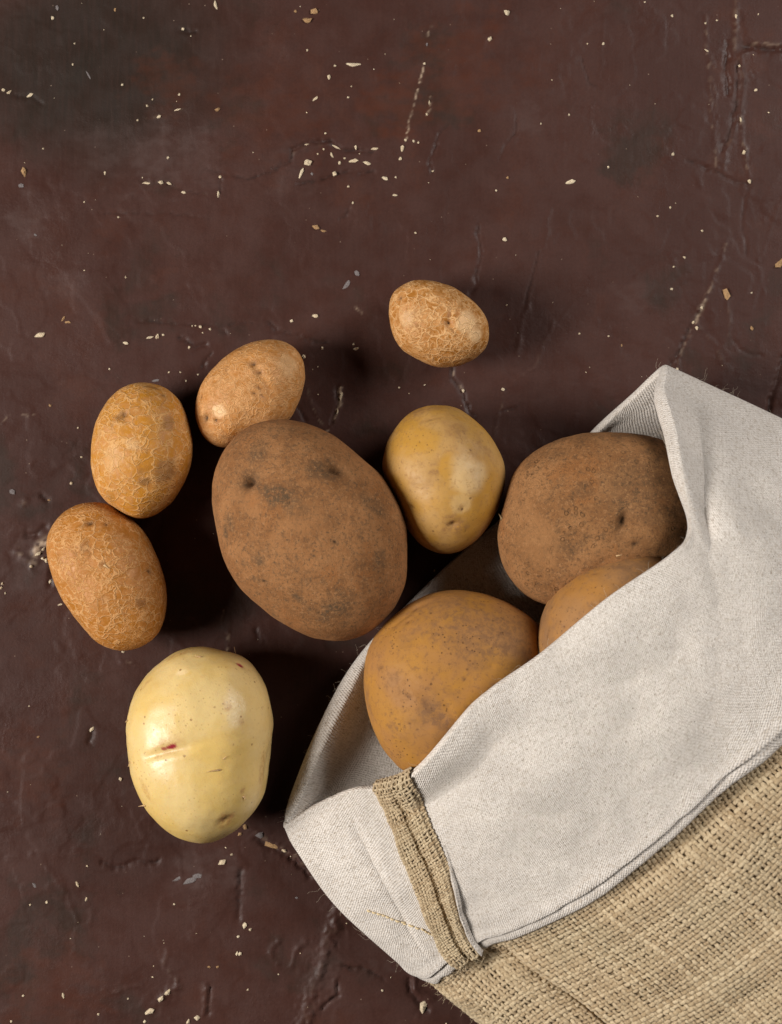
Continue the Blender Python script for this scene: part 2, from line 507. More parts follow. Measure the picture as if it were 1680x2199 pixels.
# (crop, x, y, length in crop pixels, [aspect, angle in degrees], [tone])
FL = []
for crop, rows in (
    (TLC, [(225, 75, 14), (245, 30, 18, 1, 0, 'g'), (320, 185, 8), (313, 276, 9), (380, 320, 42, .16, -62, 'g'), (525, 362, 13), (632, 453, 12), (655, 427, 7), (770, 405, 10),
           (785, 122, 15), (925, 20, 40, .35, -80), (1352, 50, 28, .8, 0, 't'), (1322, 85, 32, .7, 20, 't'), (1268, 47, 14, 1, 0, 't'), (1518, 277, 66, .25, -4), (1438, 282, 11), (1413, 330, 18, .7, 80),
           (1355, 422, 36, .3, 35), (935, 470, 26, .8, 0, 't'), (760, 472, 30, .25, 18), (683, 500, 18, .6, 20), (590, 515, 10), (38, 395, 24, .5, 30), (12, 386, 16), (128, 407, 28, .4, 25),
           (103, 740, 46, .5, 100, 't'), (185, 637, 9), (722, 678, 12), (450, 742, 16, .4, 80), (630, 785, 42, .25, -6), (692, 782, 20), (724, 787, 22, .5, -20), (788, 825, 18, .6, -20),
           (945, 758, 16), (938, 832, 30, .4, 85), (1320, 700, 34, .8, 20), (1294, 742, 44, .25, 65), (1437, 745, 24), (1425, 665, 26, .4, -70), (1460, 700, 14), (1520, 690, 38, .35, 5),
           (1578, 700, 40, .4, -25), (1320, 620, 22, .5, 0), (1437, 627, 66, .14, -28), (1528, 632, 18, .5, 90), (1610, 638, 38, .3, 0), (1497, 800, 12), (1517, 872, 10), (1655, 765, 26, .5, -30),
           (1355, 975, 36, .6, -20, 't'), (1390, 992, 28, .5, -20, 't'), (362, 868, 8), (508, 932, 8), (152, 1008, 18, .4, -30, 'g'), (617, 75, 9), (495, 40, 14, .6, 80, 't'), (1398, 572, 9),
           (1365, 660, 9), (1510, 370, 8), (1495, 418, 10), (1320, 214, 9), (1340, 745, 14, .7, 0, 'g'), (1545, 660, 12), (1480, 680, 10), (1390, 640, 8), (90, 795, 30, .5, 20, 'g')]),
    (TRC, [(500, 52, 28), (425, 168, 20), (1208, 66, 11), (1482, 68, 24, .5, 88), (1352, 98, 11), (1400, 86, 9), (912, 187, 11), (143, 272, 13), (766, 492, 10), (380, 562, 12, 1, 0, 't'),
           (48, 635, 26, .5, 75), (62, 600, 15), (98, 605, 14), (118, 612, 10), (772, 780, 40, .4, 10), (500, 762, 13, 1, 0, 't'), (1212, 662, 16), (935, 717, 11), (488, 1028, 18), (1497, 282, 13),
           (1503, 515, 20, .5, 90), (1518, 655, 18), (1540, 778, 16), (1568, 385, 20, .6, 20), (165, 440, 18, .4, 80), (155, 490, 11), (105, 1000, 9), (452, 817, 11), (180, 733, 10), (1145, 928, 10),
           (1200, 890, 9), (1358, 215, 26, .3, -35), (1338, 990, 11), (15, 838, 22, .4, 0), (40, 680, 14), (20, 760, 10), (844, 187, 8), (645, 530, 8), (153, 190, 16, .5, 80, 'g')]),
    (MLC, [(172, 430, 54, .4, 8), (272, 360, 28, .5, 50, 't'), (292, 376, 22, .4, 0, 't'), (1355, 348, 24, .6, -15), (1252, 370, 16), (676, 437, 24, .7, 60), (640, 442, 30, .3, 15), (540, 465, 22, .5, -20),
           (860, 395, 15), (825, 393, 13, .5, 80), (903, 405, 11), (812, 483, 11), (668, 625, 42, .2, 15, 'g'), (1530, 490, 26, .5, 10), (1385, 487, 13), (1305, 523, 16), (1533, 163, 26, .8, 20, 'g'),
           (1490, 215, 44, .35, 60, 'g'), (470, 577, 9), (215, 733, 10, 1, 0, 't'), (1464, 690, 50, .3, 75), (1450, 760, 22, .4, 75), (335, 830, 9), (350, 955, 9), (305, 1068, 15), (540, 182, 10),
           (800, 628, 9), (725, 590, 8), (850, 600, 9), (775, 590, 9), (840, 390, 8), (700, 430, 10), (870, 420, 7), (1520, 470, 10)]),
    (MRC, [(1440, 427, 44, .55, -75, 't'), (1672, 290, 40, .6, 60, 't'), (1550, 568, 22, .7, -70, 't'), (1262, 265, 13), (480, 833, 15), (1313, 568, 15), (1230, 745, 16), (992, 642, 14, .6, 80, 't'),
           (1205, 402, 12), (810, 592, 8), (935, 603, 9), (497, 470, 9), (35, 825, 9), (310, 838, 12), (1215, 305, 9), (1550, 417, 9), (1300, 545, 14), (1335, 480, 12)]),
    (LFT, [(330, 560, 66, .45, 20), (375, 600, 40), (405, 620, 40), (270, 670, 25), (430, 800, 44, .5, 60), (20, 820, 26), (10, 858, 24), (45, 902, 16), (105, 20, 64, .6, 10, 'g'), (425, 95, 34, .7, 0, 't'),
           (790, 2085, 54, .5, 50), (330, 2145, 22, .6, 50, 't'), (250, 1880, 14), (375, 520, 40, .5, 40), (1060, 1410, 30, .5, 0), (520, 1000, 40, .3, 10)]),
    (BOT, [(868, 465, 38, .5, 15), (905, 435, 11), (1062, 402, 48, .45, -20, 't'), (1110, 420, 18, .6, -30), (955, 712, 28, .6, 60), (977, 730, 13), (925, 825, 18, .5, 80), (937, 823, 14), (182, 622, 13),
           (337, 612, 18, .6, 70), (300, 550, 24, .4, -60), (135, 555, 26, .4, -60, 'g'), (340, 480, 9), (655, 975, 30, .6, 40), (628, 1000, 28, .6, 60), (585, 1047, 36, .5, 20), (770, 1073, 26, .7, -30),
           (735, 1090, 22, .6, 60), (565, 1090, 14), (1652, 1030, 48, .5, 70), (1493, 967, 11), (968, 965, 9), (245, 985, 22, .4, -75), (90, 987, 9), (470, 140, 16), (500, 1000, 9), (118, 633, 9), (930, 757, 11),
           (815, 875, 15, .6, 0, 't'), (850, 875, 13, 1, 0, 't'), (45, 1088, 11), (383, 1060, 9), (935, 357, 20, .7, 40, 't'), (1015, 360, 28, .7, 30, 'g'), (958, 325, 18, .8, 90, 't'), (740, 535, 60, .35, 20, 'g'),
           (770, 518, 50, .3, 15, 'g'), (695, 530, 40, .25, 35, 'g'), (1160, 605, 14, .6, 0, 'g'), (680, 630, 8), (595, 915, 9)])):
    for r in rows:
        (x, y), = tr(*crop, [r[:2]])
        ln = r[2] / crop[2] / 1.1905 * K
        FL.append((x, y, ln, r[3] if len(r) > 3 else .85, r[4] if len(r) > 4 else random.uniform(0, 180), r[5] if len(r) > 5 else 'p'))
for i, (x, y, ln, asp, ang, tone) in enumerate(FL):
    p = at(x, y, 0)
    o = bpy.data.objects.new('plaster_fleck', PEB[tone][i % 4])
    col.objects.link(o)
    o.parent = table
    flat = .22 if tone == 'g' else .42
    a, b = ln / 2 * 1.25, max(ln * asp / 2 * 1.35, .05)
    o.location = (p[0] * CM, p[1] * CM, (table_z(p[0], p[1]) + .25 * min(a, b) * flat) * CM)
    o.rotation_euler = (0, 0, math.radians(ang))
    o.scale = (a * CM, b * CM, min(a, b) * flat * 2 * CM)

# the dust of specks too small to pick apart
ico = PEB['p'][0]
iv = np.array([v.co[:] for v in ico.vertices])
ifc = np.array([list(p.vertices) for p in ico.polygons])
VV, FF = [], []
n = 0
tries = 0
while n < 120 and tries < 6000:
    tries += 1
    x, y = rng.uniform(-18.8, 18.8), rng.uniform(-24.5, 24.5)
    if perlin(np.array([[x / 4.0, y / 4.0, 3.3]]))[0] + rng.uniform(-.45, .3) < 0:
        continue
    s = .014 + .030 * rng.random() ** 3
    t = rng.uniform(0, 6.28)
    q = iv * [s * rng.uniform(.8, 1.8), s, s * .8]
    q = q @ np.array([[math.cos(t), math.sin(t), 0], [-math.sin(t), math.cos(t), 0], [0, 0, 1]])
    VV.append(q + [x, y, table_z(x, y) + .3 * s])
    FF.append(ifc + 12 * n)
    n += 1
o = mesh_object('plaster_specks', np.concatenate(VV), np.concatenate(FF), M_FLECK, table)
o['kind'] = 'stuff'

# ------------------------------------------------------------------ potatoes


def netted(name, skin, gold, line, shade, net=1.0, scale=2.0, gold_amt=.5):
    m = Mat(name)
    co = m.obj()
    co = m.vm('ADD', co, m.vm('SCALE', m.noise(co, 1.1, 3, .6, out='Color'), scale=.9))
    st = m.vm('MULTIPLY', co, (1.0, 1.35, 1.2))
    v1 = m.n('ShaderNodeTexVoronoi', {'Vector': st, 'Scale': scale, 'Randomness': 1.0}, 'Distance', feature='DISTANCE_TO_EDGE')
    st2 = m.vm('ADD', m.vm('SCALE', st, scale=1.0), m.vm('SCALE', m.noise(co, 4, 2, out='Color'), scale=.22))
    v2 = m.n('ShaderNodeTexVoronoi', {'Vector': st2, 'Scale': scale * 2.1, 'Randomness': 1.0}, 'Distance', feature='DISTANCE_TO_EDGE')
    l1 = m.ma('MULTIPLY', m.ramp(v1, .01, .10, 1, 0), m.ramp(m.noise(co, 1.3, 2), .32, .50))
    l2 = m.ma('MULTIPLY', m.ramp(v2, .02, .13, .75, 0), m.ramp(m.noise(m.vm('ADD', co, (5, 5, 5)), 1.0, 3), .42, .6))
    ln = m.ma('MAXIMUM', l1, l2)
    flake = m.noise(co, 2.6, 6, .72, .4)
    c = m.mix(m.ramp(flake, .42, .56), gold, skin)
    c = m.mix(m.ramp(m.noise(m.vm('ADD', co, (2, 7, 7)), 5.5, 4, .7), .52, .66, 0, .6), c, line)
    g2 = m.ramp(m.noise(m.vm('ADD', co, (9, 2, 4)), .55, 3), .5, .66, 0, gold_amt)
    g2 = m.ma('MAXIMUM', g2, m.attr('peel'))
    c = m.mix(g2, c, gold)
    c = m.mix(m.ma('MULTIPLY', ln, .9 * net), c, line)
    c = m.mix(m.ramp(m.noise(m.vm('ADD', co, (3, 8, 1)), .9, 4, .6), .56, .76, 0, .55), c, shade)
    c = m.mix(m.attr('stain'), c, shade)
    fine = m.noise(co, 13, 3, .7)
    c = m.mix(m.ramp(fine, .56, .76, 0, .25), c, shade)
    c = m.mix(m.attr('light'), c, (.72, .47, .24))
    pits = m.n('ShaderNodeTexVoronoi', {'Vector': co, 'Scale': 2.3, 'Randomness': 1.0}, 'Distance')
    c = m.mix(m.ma('MULTIPLY', m.ramp(pits, .05, .11, .6, 0), m.ramp(m.noise(co, .9, 2), .5, .6)), c, (.13, .06, .02))
    c = m.mix(m.attr('eye'), c, (.035, .018, .008))
    h = m.ma('ADD', m.ma('MULTIPLY', ln, 1.2), m.ma('ADD', m.ma('MULTIPLY', flake, .7), m.ma('MULTIPLY', fine, .35)))
    nb = m.bump(h, .0003, .7)
    return m.done(c, m.ramp(ln, 0, 1, .52, .75), nb, .28, sss=.06, sss_r=(.004, .002, .001))


def earthy(name, skin, light, dirt, rust, rings=.5):
    m = Mat(name)
    co = m.obj()
    wp = m.vm('ADD', co, m.vm('SCALE', m.noise(co, .8, 4, .6, out='Color'), scale=.8))
    c = m.mix(m.ramp(m.noise(wp, .75, 7, .72), .36, .64), skin, light)
    c = m.mix(m.ramp(m.noise(m.vm('ADD', wp, (4, 1, 7)), .5, 4, .6), .52, .72, 0, .7), c, rust)
    d = m.ma('ADD', m.ma('MULTIPLY', m.ramp(m.noise(m.vm('ADD', wp, (1, 6, 3)), .62, 6, .68), .52, .70), .75), m.attr('stain'), clamp=True)
    gr = m.noise(co, 7, 5, .75)
    d = m.ma('MULTIPLY', d, m.ramp(gr, .34, .56, .15, 1))
    c = m.mix(m.ma('MULTIPLY', d, .9), c, dirt)
    mott = m.noise(co, 3.2, 6, .78, .5)
    c = m.mix(m.ramp(mott, .51, .64, 0, .5), c, dirt)
    c = m.mix(m.ramp(m.noise(m.vm('ADD', co, (8, 1, 5)), 4.5, 6, .78, .5), .54, .66, 0, .5), c, light)
    c = m.mix(m.ramp(m.noise(co, 8, 4, .8), .52, .64, 0, .75), c, dirt)
    c = m.mix(m.ramp(m.noise(m.vm('ADD', co, (3, 3, 3)), 6.5, 5, .8), .53, .65, 0, .75), c, (.38, .195, .085))
    pits = m.n('ShaderNodeTexVoronoi', {'Vector': m.vm('ADD', co, m.vm('SCALE', m.noise(co, 6, 2, out='Color'), scale=.12)), 'Scale': 2.4, 'Randomness': 1.0}, 'Distance')
    ring = m.ma('MULTIPLY', m.ma('MULTIPLY', m.ramp(pits, .12, .20), m.ramp(pits, .22, .30, 1, 0)), m.ramp(m.noise(co, .7, 2), .42, .6))
    c = m.mix(m.ma('MULTIPLY', ring, rings), c, (.07, .04, .02))
    c = m.mix(m.ma('MULTIPLY', m.ramp(pits, .03, .08, .7, 0), m.ramp(m.noise(co, 1.1, 2), .48, .58)), c, (.05, .028, .015))
    c = m.mix(m.attr('light'), c, light)
    c = m.mix(m.attr('eye'), c, (.03, .018, .01))
    h = m.ma('ADD', m.ma('MULTIPLY', gr, .9), m.ma('MULTIPLY', m.noise(co, 22, 3, .7), .6))
    h = m.ma('SUBTRACT', h, m.ma('MULTIPLY', ring, 1.6 * rings))
    return m.done(c, .82, m.bump(h, .0008, .9), .16)


def smooth_skin(name, skin, gold, tan, speck, rough=.42, spec=.42, sss=.12, tan_amt=.6, specks=1.0, tiny=1.0, mott=.45):
    m = Mat(name)
    co = m.obj()
    wp = m.vm('ADD', co, m.vm('SCALE', m.noise(co, .6, 3, .6, out='Color'), scale=.9))
    c = m.mix(m.ramp(m.noise(wp, .42, 4, .55), .38, .64), skin, gold)
    c = m.mix(m.ramp(m.noise(m.vm('ADD', wp, (6, 3, 9)), .50, 5, .6), .50, .72, 0, tan_amt), c, tan)
    c = m.mix(m.attr('peel'), c, gold)
    c = m.mix(m.attr('light'), c, (.80, .62, .36))
    fl = m.noise(co, 4, 6, .74, .3)
    c = m.mix(m.ma('MULTIPLY', m.attr('stain'), m.ramp(fl, .40, .58, .30, 1)), c, tan)
    v = m.n('ShaderNodeTexVoronoi', {'Vector': m.vm('ADD', co, m.vm('SCALE', m.noise(co, 7, 2, out='Color'), scale=.09)), 'Scale': 1.9, 'Randomness': 1.0}, 'Distance')
    c = m.mix(m.ma('MULTIPLY', m.ramp(v, .06, .15, .75 * specks, 0), m.ramp(m.noise(co, 1.4, 2), .42, .56)), c, speck)
    v2 = m.n('ShaderNodeTexVoronoi', {'Vector': co, 'Scale': 5.0, 'Randomness': 1.0}, 'Distance')
    c = m.mix(m.ma('MULTIPLY', m.ramp(v2, .10, .24, .7 * tiny, 0), m.ramp(m.noise(co, .7, 3), .42, .62)), c, speck)
    c = m.mix(m.ramp(fl, .50, .66, 0, mott), c, tan)
    c = m.mix(m.attr('red'), c, (.30, .02, .035))
    c = m.mix(m.attr('eye'), c, (.06, .02, .012))
    h = m.ma('ADD', m.ma('MULTIPLY', fl, .5), m.ma('MULTIPLY', m.noise(co, 16, 3), .22))
    h = m.ma('SUBTRACT', h, m.ma('MULTIPLY', m.ramp(v, .03, .1, 1, 0), .25))
    return m.done(c, m.ramp(fl, .35, .7, rough - .05, rough + .13), m.bump(h, .00035, .7), spec, sss=sss, sss_r=(.005, .0028, .0012))


POTS = {}


def potato(key, outline, zc, up, down, mat, label, rest=-0.09, eyes=(), marks=None, lump=.05, seed=0, pw=2.25, tilt=(0, 0)):
    NT, NP = 240, 128
    q = at([p[0] for p in outline], [p[1] for p in outline], zc)[:, :2]
    # even closed resample, then polar about the middle
    c = .5 * (q.min(0) + q.max(0))
    d = q - c
    th = np.unwrap(np.arctan2(d[:, 1], d[:, 0]))
    if th[-1] < th[0]:
        d, th = d[::-1], np.unwrap(np.arctan2(d[::-1, 1], d[::-1, 0]))
    rr = np.hypot(d[:, 0], d[:, 1])
    o_ = np.argsort(th)
    th, rr = th[o_], rr[o_]
    T = np.arange(NT) / NT * 2 * math.pi
    thx = np.concatenate([th - 2 * math.pi, th, th + 2 * math.pi])
    R = np.interp(T + th[0], thx, np.tile(rr, 3))
    T = T + th[0]
    ker = np.exp(-.5 * (np.arange(-9, 10) / 3.6) ** 2)
    ker /= ker.sum()
    R = np.convolve(np.concatenate([R[-9:], R, R[:9]]), ker, 'valid')
    PH = np.linspace(-math.pi / 2, math.pi / 2, NP)
    PH = PH + .12 * np.sin(2 * PH) * -1 * 0
    cf = np.abs(np.cos(PH)) ** (2 / pw)
    sf = np.sign(np.sin(PH)) * np.abs(np.sin(PH)) ** (2 / pw)
    zz = np.where(sf > 0, sf * up, sf * down)
    X = c[0] + cf[:, None] * R[None] * np.cos(T)[None] + tilt[0] * zz[:, None]
    Y = c[1] + cf[:, None] * R[None] * np.sin(T)[None] + tilt[1] * zz[:, None]
    Z = zc + zz[:, None] + 0 * X
    P = np.stack([X, Y, Z], -1)
    P[0], P[-1] = P[0].mean(0), P[-1].mean(0)

    def normals(P):
        du = np.roll(P, -1, 1) - np.roll(P, 1, 1)
        dv = np.gradient(P, axis=0)
        N = np.cross(du, dv)
        N /= np.linalg.norm(N, axis=-1, keepdims=True) + 1e-9
        N[0], N[-1] = (0, 0, -1), (0, 0, 1)
        return N
    N = normals(P)
    size = R.mean()
    w = np.abs(np.sin(PH))[:, None] ** 1.0
    l = fbm((P - [c[0], c[1], 0]) / (size * .85) + seed * 7.1, 2)
    P = P + N * (lump * size * l * (.25 + .75 * w))[..., None]
    P = P + N * (.010 * size * fbm(P / (size * .22) + seed, 2))[..., None]
    A = {k: np.zeros(X.shape) for k in ('eye', 'stain', 'peel', 'light', 'red')}
    upper = N[..., 2] > -.1

    def spot(x, y):
        # point of the upper surface seen at trace position (x, y)
        s = at(x, y, 0)
        f = CAM_H / (CAM_H - P[..., 2])
        dd = (P[..., 0] * f - s[0]) ** 2 + (P[..., 1] * f - s[1]) ** 2
        dd = np.where(upper, dd, 1e9)
        i = np.unravel_index(np.argmin(dd), dd.shape)
        return P[i], N[i]
    disp = np.zeros(X.shape)
    for e in eyes:
        # (x, y, radius cm, depth cm, aspect, angle, darkness)
        x, y, r, dep = e[:4]
        asp, ang, dark = (list(e[4:]) + [1.0, 0, 1.0][len(e) - 4:])[:3]
        p, nn = spot(x, y)
        ax = np.array([math.cos(math.radians(ang)), math.sin(math.radians(ang)), 0])
        ax -= nn * (ax @ nn)
        ax /= np.linalg.norm(ax) + 1e-9
        bx = np.cross(nn, ax)
        q_ = P - p
        a_, b_ = q_ @ ax, q_ @ bx
        cdist = q_ @ nn
        g = np.exp(-(a_ / r) ** 2 - (b_ / (r * asp)) ** 2 - (cdist / (2 * r)) ** 2)
        g2 = np.exp(-(a_ / (2.6 * r)) ** 2 - (b_ / (2.2 * r * max(asp, .5))) ** 2 - (cdist / (3 * r)) ** 2)
        disp -= dep * (g + .45 * g2)
        jag = .65 + .9 * fbm(P * 4.0 + seed, 2)
        A['eye'] = np.maximum(A['eye'], dark * np.clip(np.exp(-(a_ / (.75 * r)) ** 2 - (b_ / (.75 * r * asp)) ** 2 - (cdist / (2 * r)) ** 2) * 1.3 * jag, 0, 1))
        A['stain'] = np.maximum(A['stain'], .55 * dark * g2)
    for kind, lst in (marks or {}).items():
        for (x, y, r, amt, *rest_) in lst:
            asp, ang = (list(rest_) + [1.0, 0][len(rest_):])[:2]
            p, nn = spot(x, y)
            ax = np.array([math.cos(math.radians(ang)), math.sin(math.radians(ang)), 0])
            ax -= nn * (ax @ nn)
            ax /= np.linalg.norm(ax) + 1e-9
            bx = np.cross(nn, ax)
            q_ = P - p
            dd = np.sqrt((q_ @ ax / r) ** 2 + (q_ @ bx / (r * asp)) ** 2 + (q_ @ nn / (1.5 * r)) ** 2)
            dd = dd + .55 * fbm(P * 1.6 / max(r, .25) * .5 + seed + 3, 3)
            if kind == 'groove':
                disp -= amt * np.exp(-dd ** 2)
            elif kind == 'bulge':
                disp += amt * np.exp(-dd ** 2)
            else:
                A[kind] = np.maximum(A[kind], amt * sstep(1.15, .55, dd))
    P = P + N * disp[..., None]
    P[..., 2] += rest - P[..., 2].min()
    F = grid_faces(NP, NT, wrap_c=True)
    origin = (c[0], c[1], rest)
    o = mesh_object('potato', P.reshape(-1, 3), F, mat, origin=origin, attrs={k: np.clip(v, 0, 1) for k, v in A.items()})
    o['label'] = label
    o['category'] = 'potato'
    o['group'] = 'potatoes spilled from the sack'
    POTS[key] = dict(o=o, c=c, T=T, R=R, zc=P[NP // 2, :, 2].mean(), up=up, pw=pw, P=P, N=N, spot=spot)
    return o


C5 = (80, 800, 2.1)
C6 = (500, 1000, 1.9765)
C7 = (1150, 1000, 2.5846)
C4 = (700, 1300, 2.1)
C8 = (950, 680, 4.2)
CJ = (300, 1600, 3.665)


def tp(crop, x, y):
    return tr(*crop, [(x, y)])[0]


# --- netted brown one at the left edge
potato('A', tr(*C5, [(88, 1240), (105, 1165), (150, 1090), (220, 1040), (310, 1016), (400, 1025), (470, 1055), (540, 1110), (600, 1180), (650, 1270), (690, 1370), (715, 1460), (724, 1540), (717, 1620), (697, 1700),
                      (640, 1765), (570, 1800), (490, 1812), (400, 1795), (330, 1740), (270, 1665), (215, 1590), (165, 1510), (125, 1420), (100, 1330)]), 2.2, 2.35, 2.2,
       netted('netted_skin_coarse', (.42, .170, .040), (.35, .128, .014), (.58, .315, .125), (.18, .075, .024), .8, 1.9, .35),
       'brown netted potato at the far left, coarse skin, below the golden one', eyes=[(*tp(C5, 312, 1130), .16, .10, .6, 20), (*tp(C5, 630, 1392), .08, .04), (*tp(C5, 400, 1135), .06, .03)],
       marks={'peel': [(*tp(C5, 345, 1095), .45, .9, .6, 10), (*tp(C5, 520, 1740), .5, .6)], 'stain': [(*tp(C5, 380, 1350), .22, .5, .7, 60)]}, seed=1)
# --- golden one above it
potato('B', tr(*C5, [(325, 760), (330, 680), (350, 600), (385, 520), (435, 450), (500, 395), (570, 375), (650, 378), (720, 400), (775, 445), (815, 510), (840, 590), (858, 680), (858, 760), (840, 850), (800, 940),
                      (750, 1015), (690, 1070), (630, 1100), (570, 1108), (510, 1080), (440, 1035), (390, 1000), (360, 950), (335, 860)]), 2.35, 2.45, 2.35,
       netted('netted_skin_golden', (.45, .195, .050), (.45, .182, .016), (.60, .335, .128), (.20, .093, .032), .85, 1.7, .5),
       'golden tan netted potato with a dark eye near its top, left side', eyes=[(*tp(C5, 500, 545), .12, .13, .8, 20), (*tp(C5, 705, 440), .06, .05)],
       marks={'peel': [(*tp(C5, 640, 640), .85, 1, .55, 80), (*tp(C5, 600, 800), .55, .8)], 'stain': [(*tp(C5, 720, 850), .6, .6), (*tp(C5, 735, 590), .35, .5), (*tp(C5, 610, 910), .25, .7), (*tp(C5, 650, 400), .35, .6, .4, 0)],
              'light': [(*tp(C5, 540, 700), .35, .35), (*tp(C5, 430, 780), .6, .25)], 'groove': [(*tp(C5, 480, 560), .5, .05, .2, -30)]}, seed=2)  # weak light mark at lower left paints in the lit side
# --- small tan one behind the big one
potato('C', tr(*C5, [(882, 520), (890, 460), (905, 410), (940, 350), (1000, 280), (1070, 220), (1150, 175), (1230, 150), (1300, 142), (1360, 155), (1415, 185), (1450, 230), (1468, 290), (1468, 360), (1450, 430),
                      (1425, 500), (1395, 560), (1340, 605), (1260, 640), (1180, 668), (1110, 695), (1040, 726), (990, 715), (940, 680), (905, 630), (888, 570)]), 2.0, 2.2, 2.0,
       netted('netted_skin_fine', (.50, .235, .080), (.41, .165, .036), (.61, .335, .140), (.23, .098, .032), .75, 2.7, .25),
       'small pale tan potato tucked behind the biggest brown potato', eyes=[(*tp(C5, 1195, 265), .10, .07), (*tp(C5, 1228, 318), .07, .05), (*tp(C5, 935, 565), .16, .08, .6, 50), (*tp(C5, 988, 580), .07, .06), (*tp(C5, 912, 450), .07, .05, .6, 80),
                                                                             (*tp(C5, 1220, 400), .13, .04, .35, -40, .7), (*tp(C5, 1195, 430), .11, .04, .4, -20, .6), (*tp(C5, 1245, 445), .10, .03, .3, -30, .6)],
       marks={'light': [(*tp(C5, 1010, 525), .35, .8), (*tp(C5, 1380, 280), .6, .35)], 'groove': [(*tp(C5, 1225, 310), .9, .10, .2, -55)]}, seed=3)  # light marks put the bright lit ends into the skin colour
# --- lone one at the top
potato('D', tr(*C8, [(185, 480), (190, 390), (215, 310), (280, 240), (370, 185), (470, 158), (580, 160), (680, 170), (780, 205), (880, 235), (970, 295), (1060, 360), (1140, 430), (1200, 510), (1240, 580), (1262, 680),
                      (1258, 770), (1250, 830), (1200, 910), (1120, 985), (1040, 1030), (960, 1060), (850, 1078), (700, 1075), (600, 1040), (500, 995), (420, 945), (340, 900), (280, 820), (225, 720), (200, 620)]), 1.9, 2.05, 1.9,
       netted('netted_skin_flaky', (.47, .215, .066), (.33, .125, .018), (.64, .37, .16), (.20, .088, .028), 1.0, 2.0, .3),
       'small netted potato lying alone at the top', eyes=[(*tp(C8, 832, 610), .10, .12, .8, 0, .6), (*tp(C8, 312, 335), .06, .04)],
       marks={'light': [(*tp(C8, 1040, 600), .55, .6), (*tp(C8, 1130, 740), .45, .75), (*tp(C8, 370, 560), .4, .4)], 'peel': [(*tp(C8, 420, 310), .35, 1, .6, 10), (*tp(C8, 900, 930), .22, 1), (*tp(C8, 730, 1000), .3, .8)],
              'groove': [(*tp(C8, 850, 560), .45, .07, .25, 80), (*tp(C8, 900, 700), .5, .05, .2, -50)]}, seed=4)
# --- the biggest brown one
potato('E', tr(*C6, [(90, 500), (97, 430), (120, 350), (165, 270), (225, 210), (300, 165), (390, 147), (470, 147), (560, 165), (640, 195), (720, 240), (800, 310), (880, 380), (950, 440), (1010, 520), (1050, 610),
                      (1068, 700), (1066, 800), (1068, 900), (1050, 1000), (1010, 1090), (950, 1160), (880, 1215), (800, 1255), (720, 1265), (620, 1250), (520, 1210), (420, 1155), (330, 1085), (250, 1010), (190, 930),
                      (145, 830), (115, 700), (95, 600)]), 3.6, 3.9, 3.6,
       earthy('earthy_skin', (.245, .105, .037), (.345, .158, .060), (.095, .060, .033), (.30, .110, .030), .06),
       'biggest potato, earthy brown with two dark eyes, in the middle',
       eyes=[(*tp(C6, 263, 448), .30, .46, .8, 40), (*tp(C6, 705, 395), .26, .34, .6, -10, .9), (*tp(C6, 680, 350), .10, .05, 1, 0, .6), (*tp(C6, 708, 760), .06, .05), (*tp(C6, 345, 965), .07, .05), (*tp(C6, 480, 570), .12, .06, .6, 60, .5),
             (*tp(C6, 1000, 1015), .08, .05, .6, 60, .7), (*tp(C6, 625, 1120), .25, .04, .15, -60, .6)],
       marks={'stain': [(*tp(C6, 400, 520), .9, .9, .6, -20), (*tp(C6, 155, 720), .30, 1, .7, -60), (*tp(C6, 170, 660), .45, .7), (*tp(C6, 650, 400), .9, .8, .6, 0), (*tp(C6, 920, 590), .9, .6, .5, -20), (*tp(C6, 320, 300), .6, .6),
                        (*tp(C6, 510, 1045), .25, .9), (*tp(C6, 240, 870), .25, .8, .5, 80), (*tp(C6, 930, 860), .5, .6), (*tp(C6, 750, 1060), .8, .45, .6, 20)],
              'light': [(*tp(C6, 270, 560), .7, .45), (*tp(C6, 210, 520), .4, .4), (*tp(C6, 560, 660), .9, .3)]}, seed=5, lump=.065)  # light marks on the left paint in its highlight
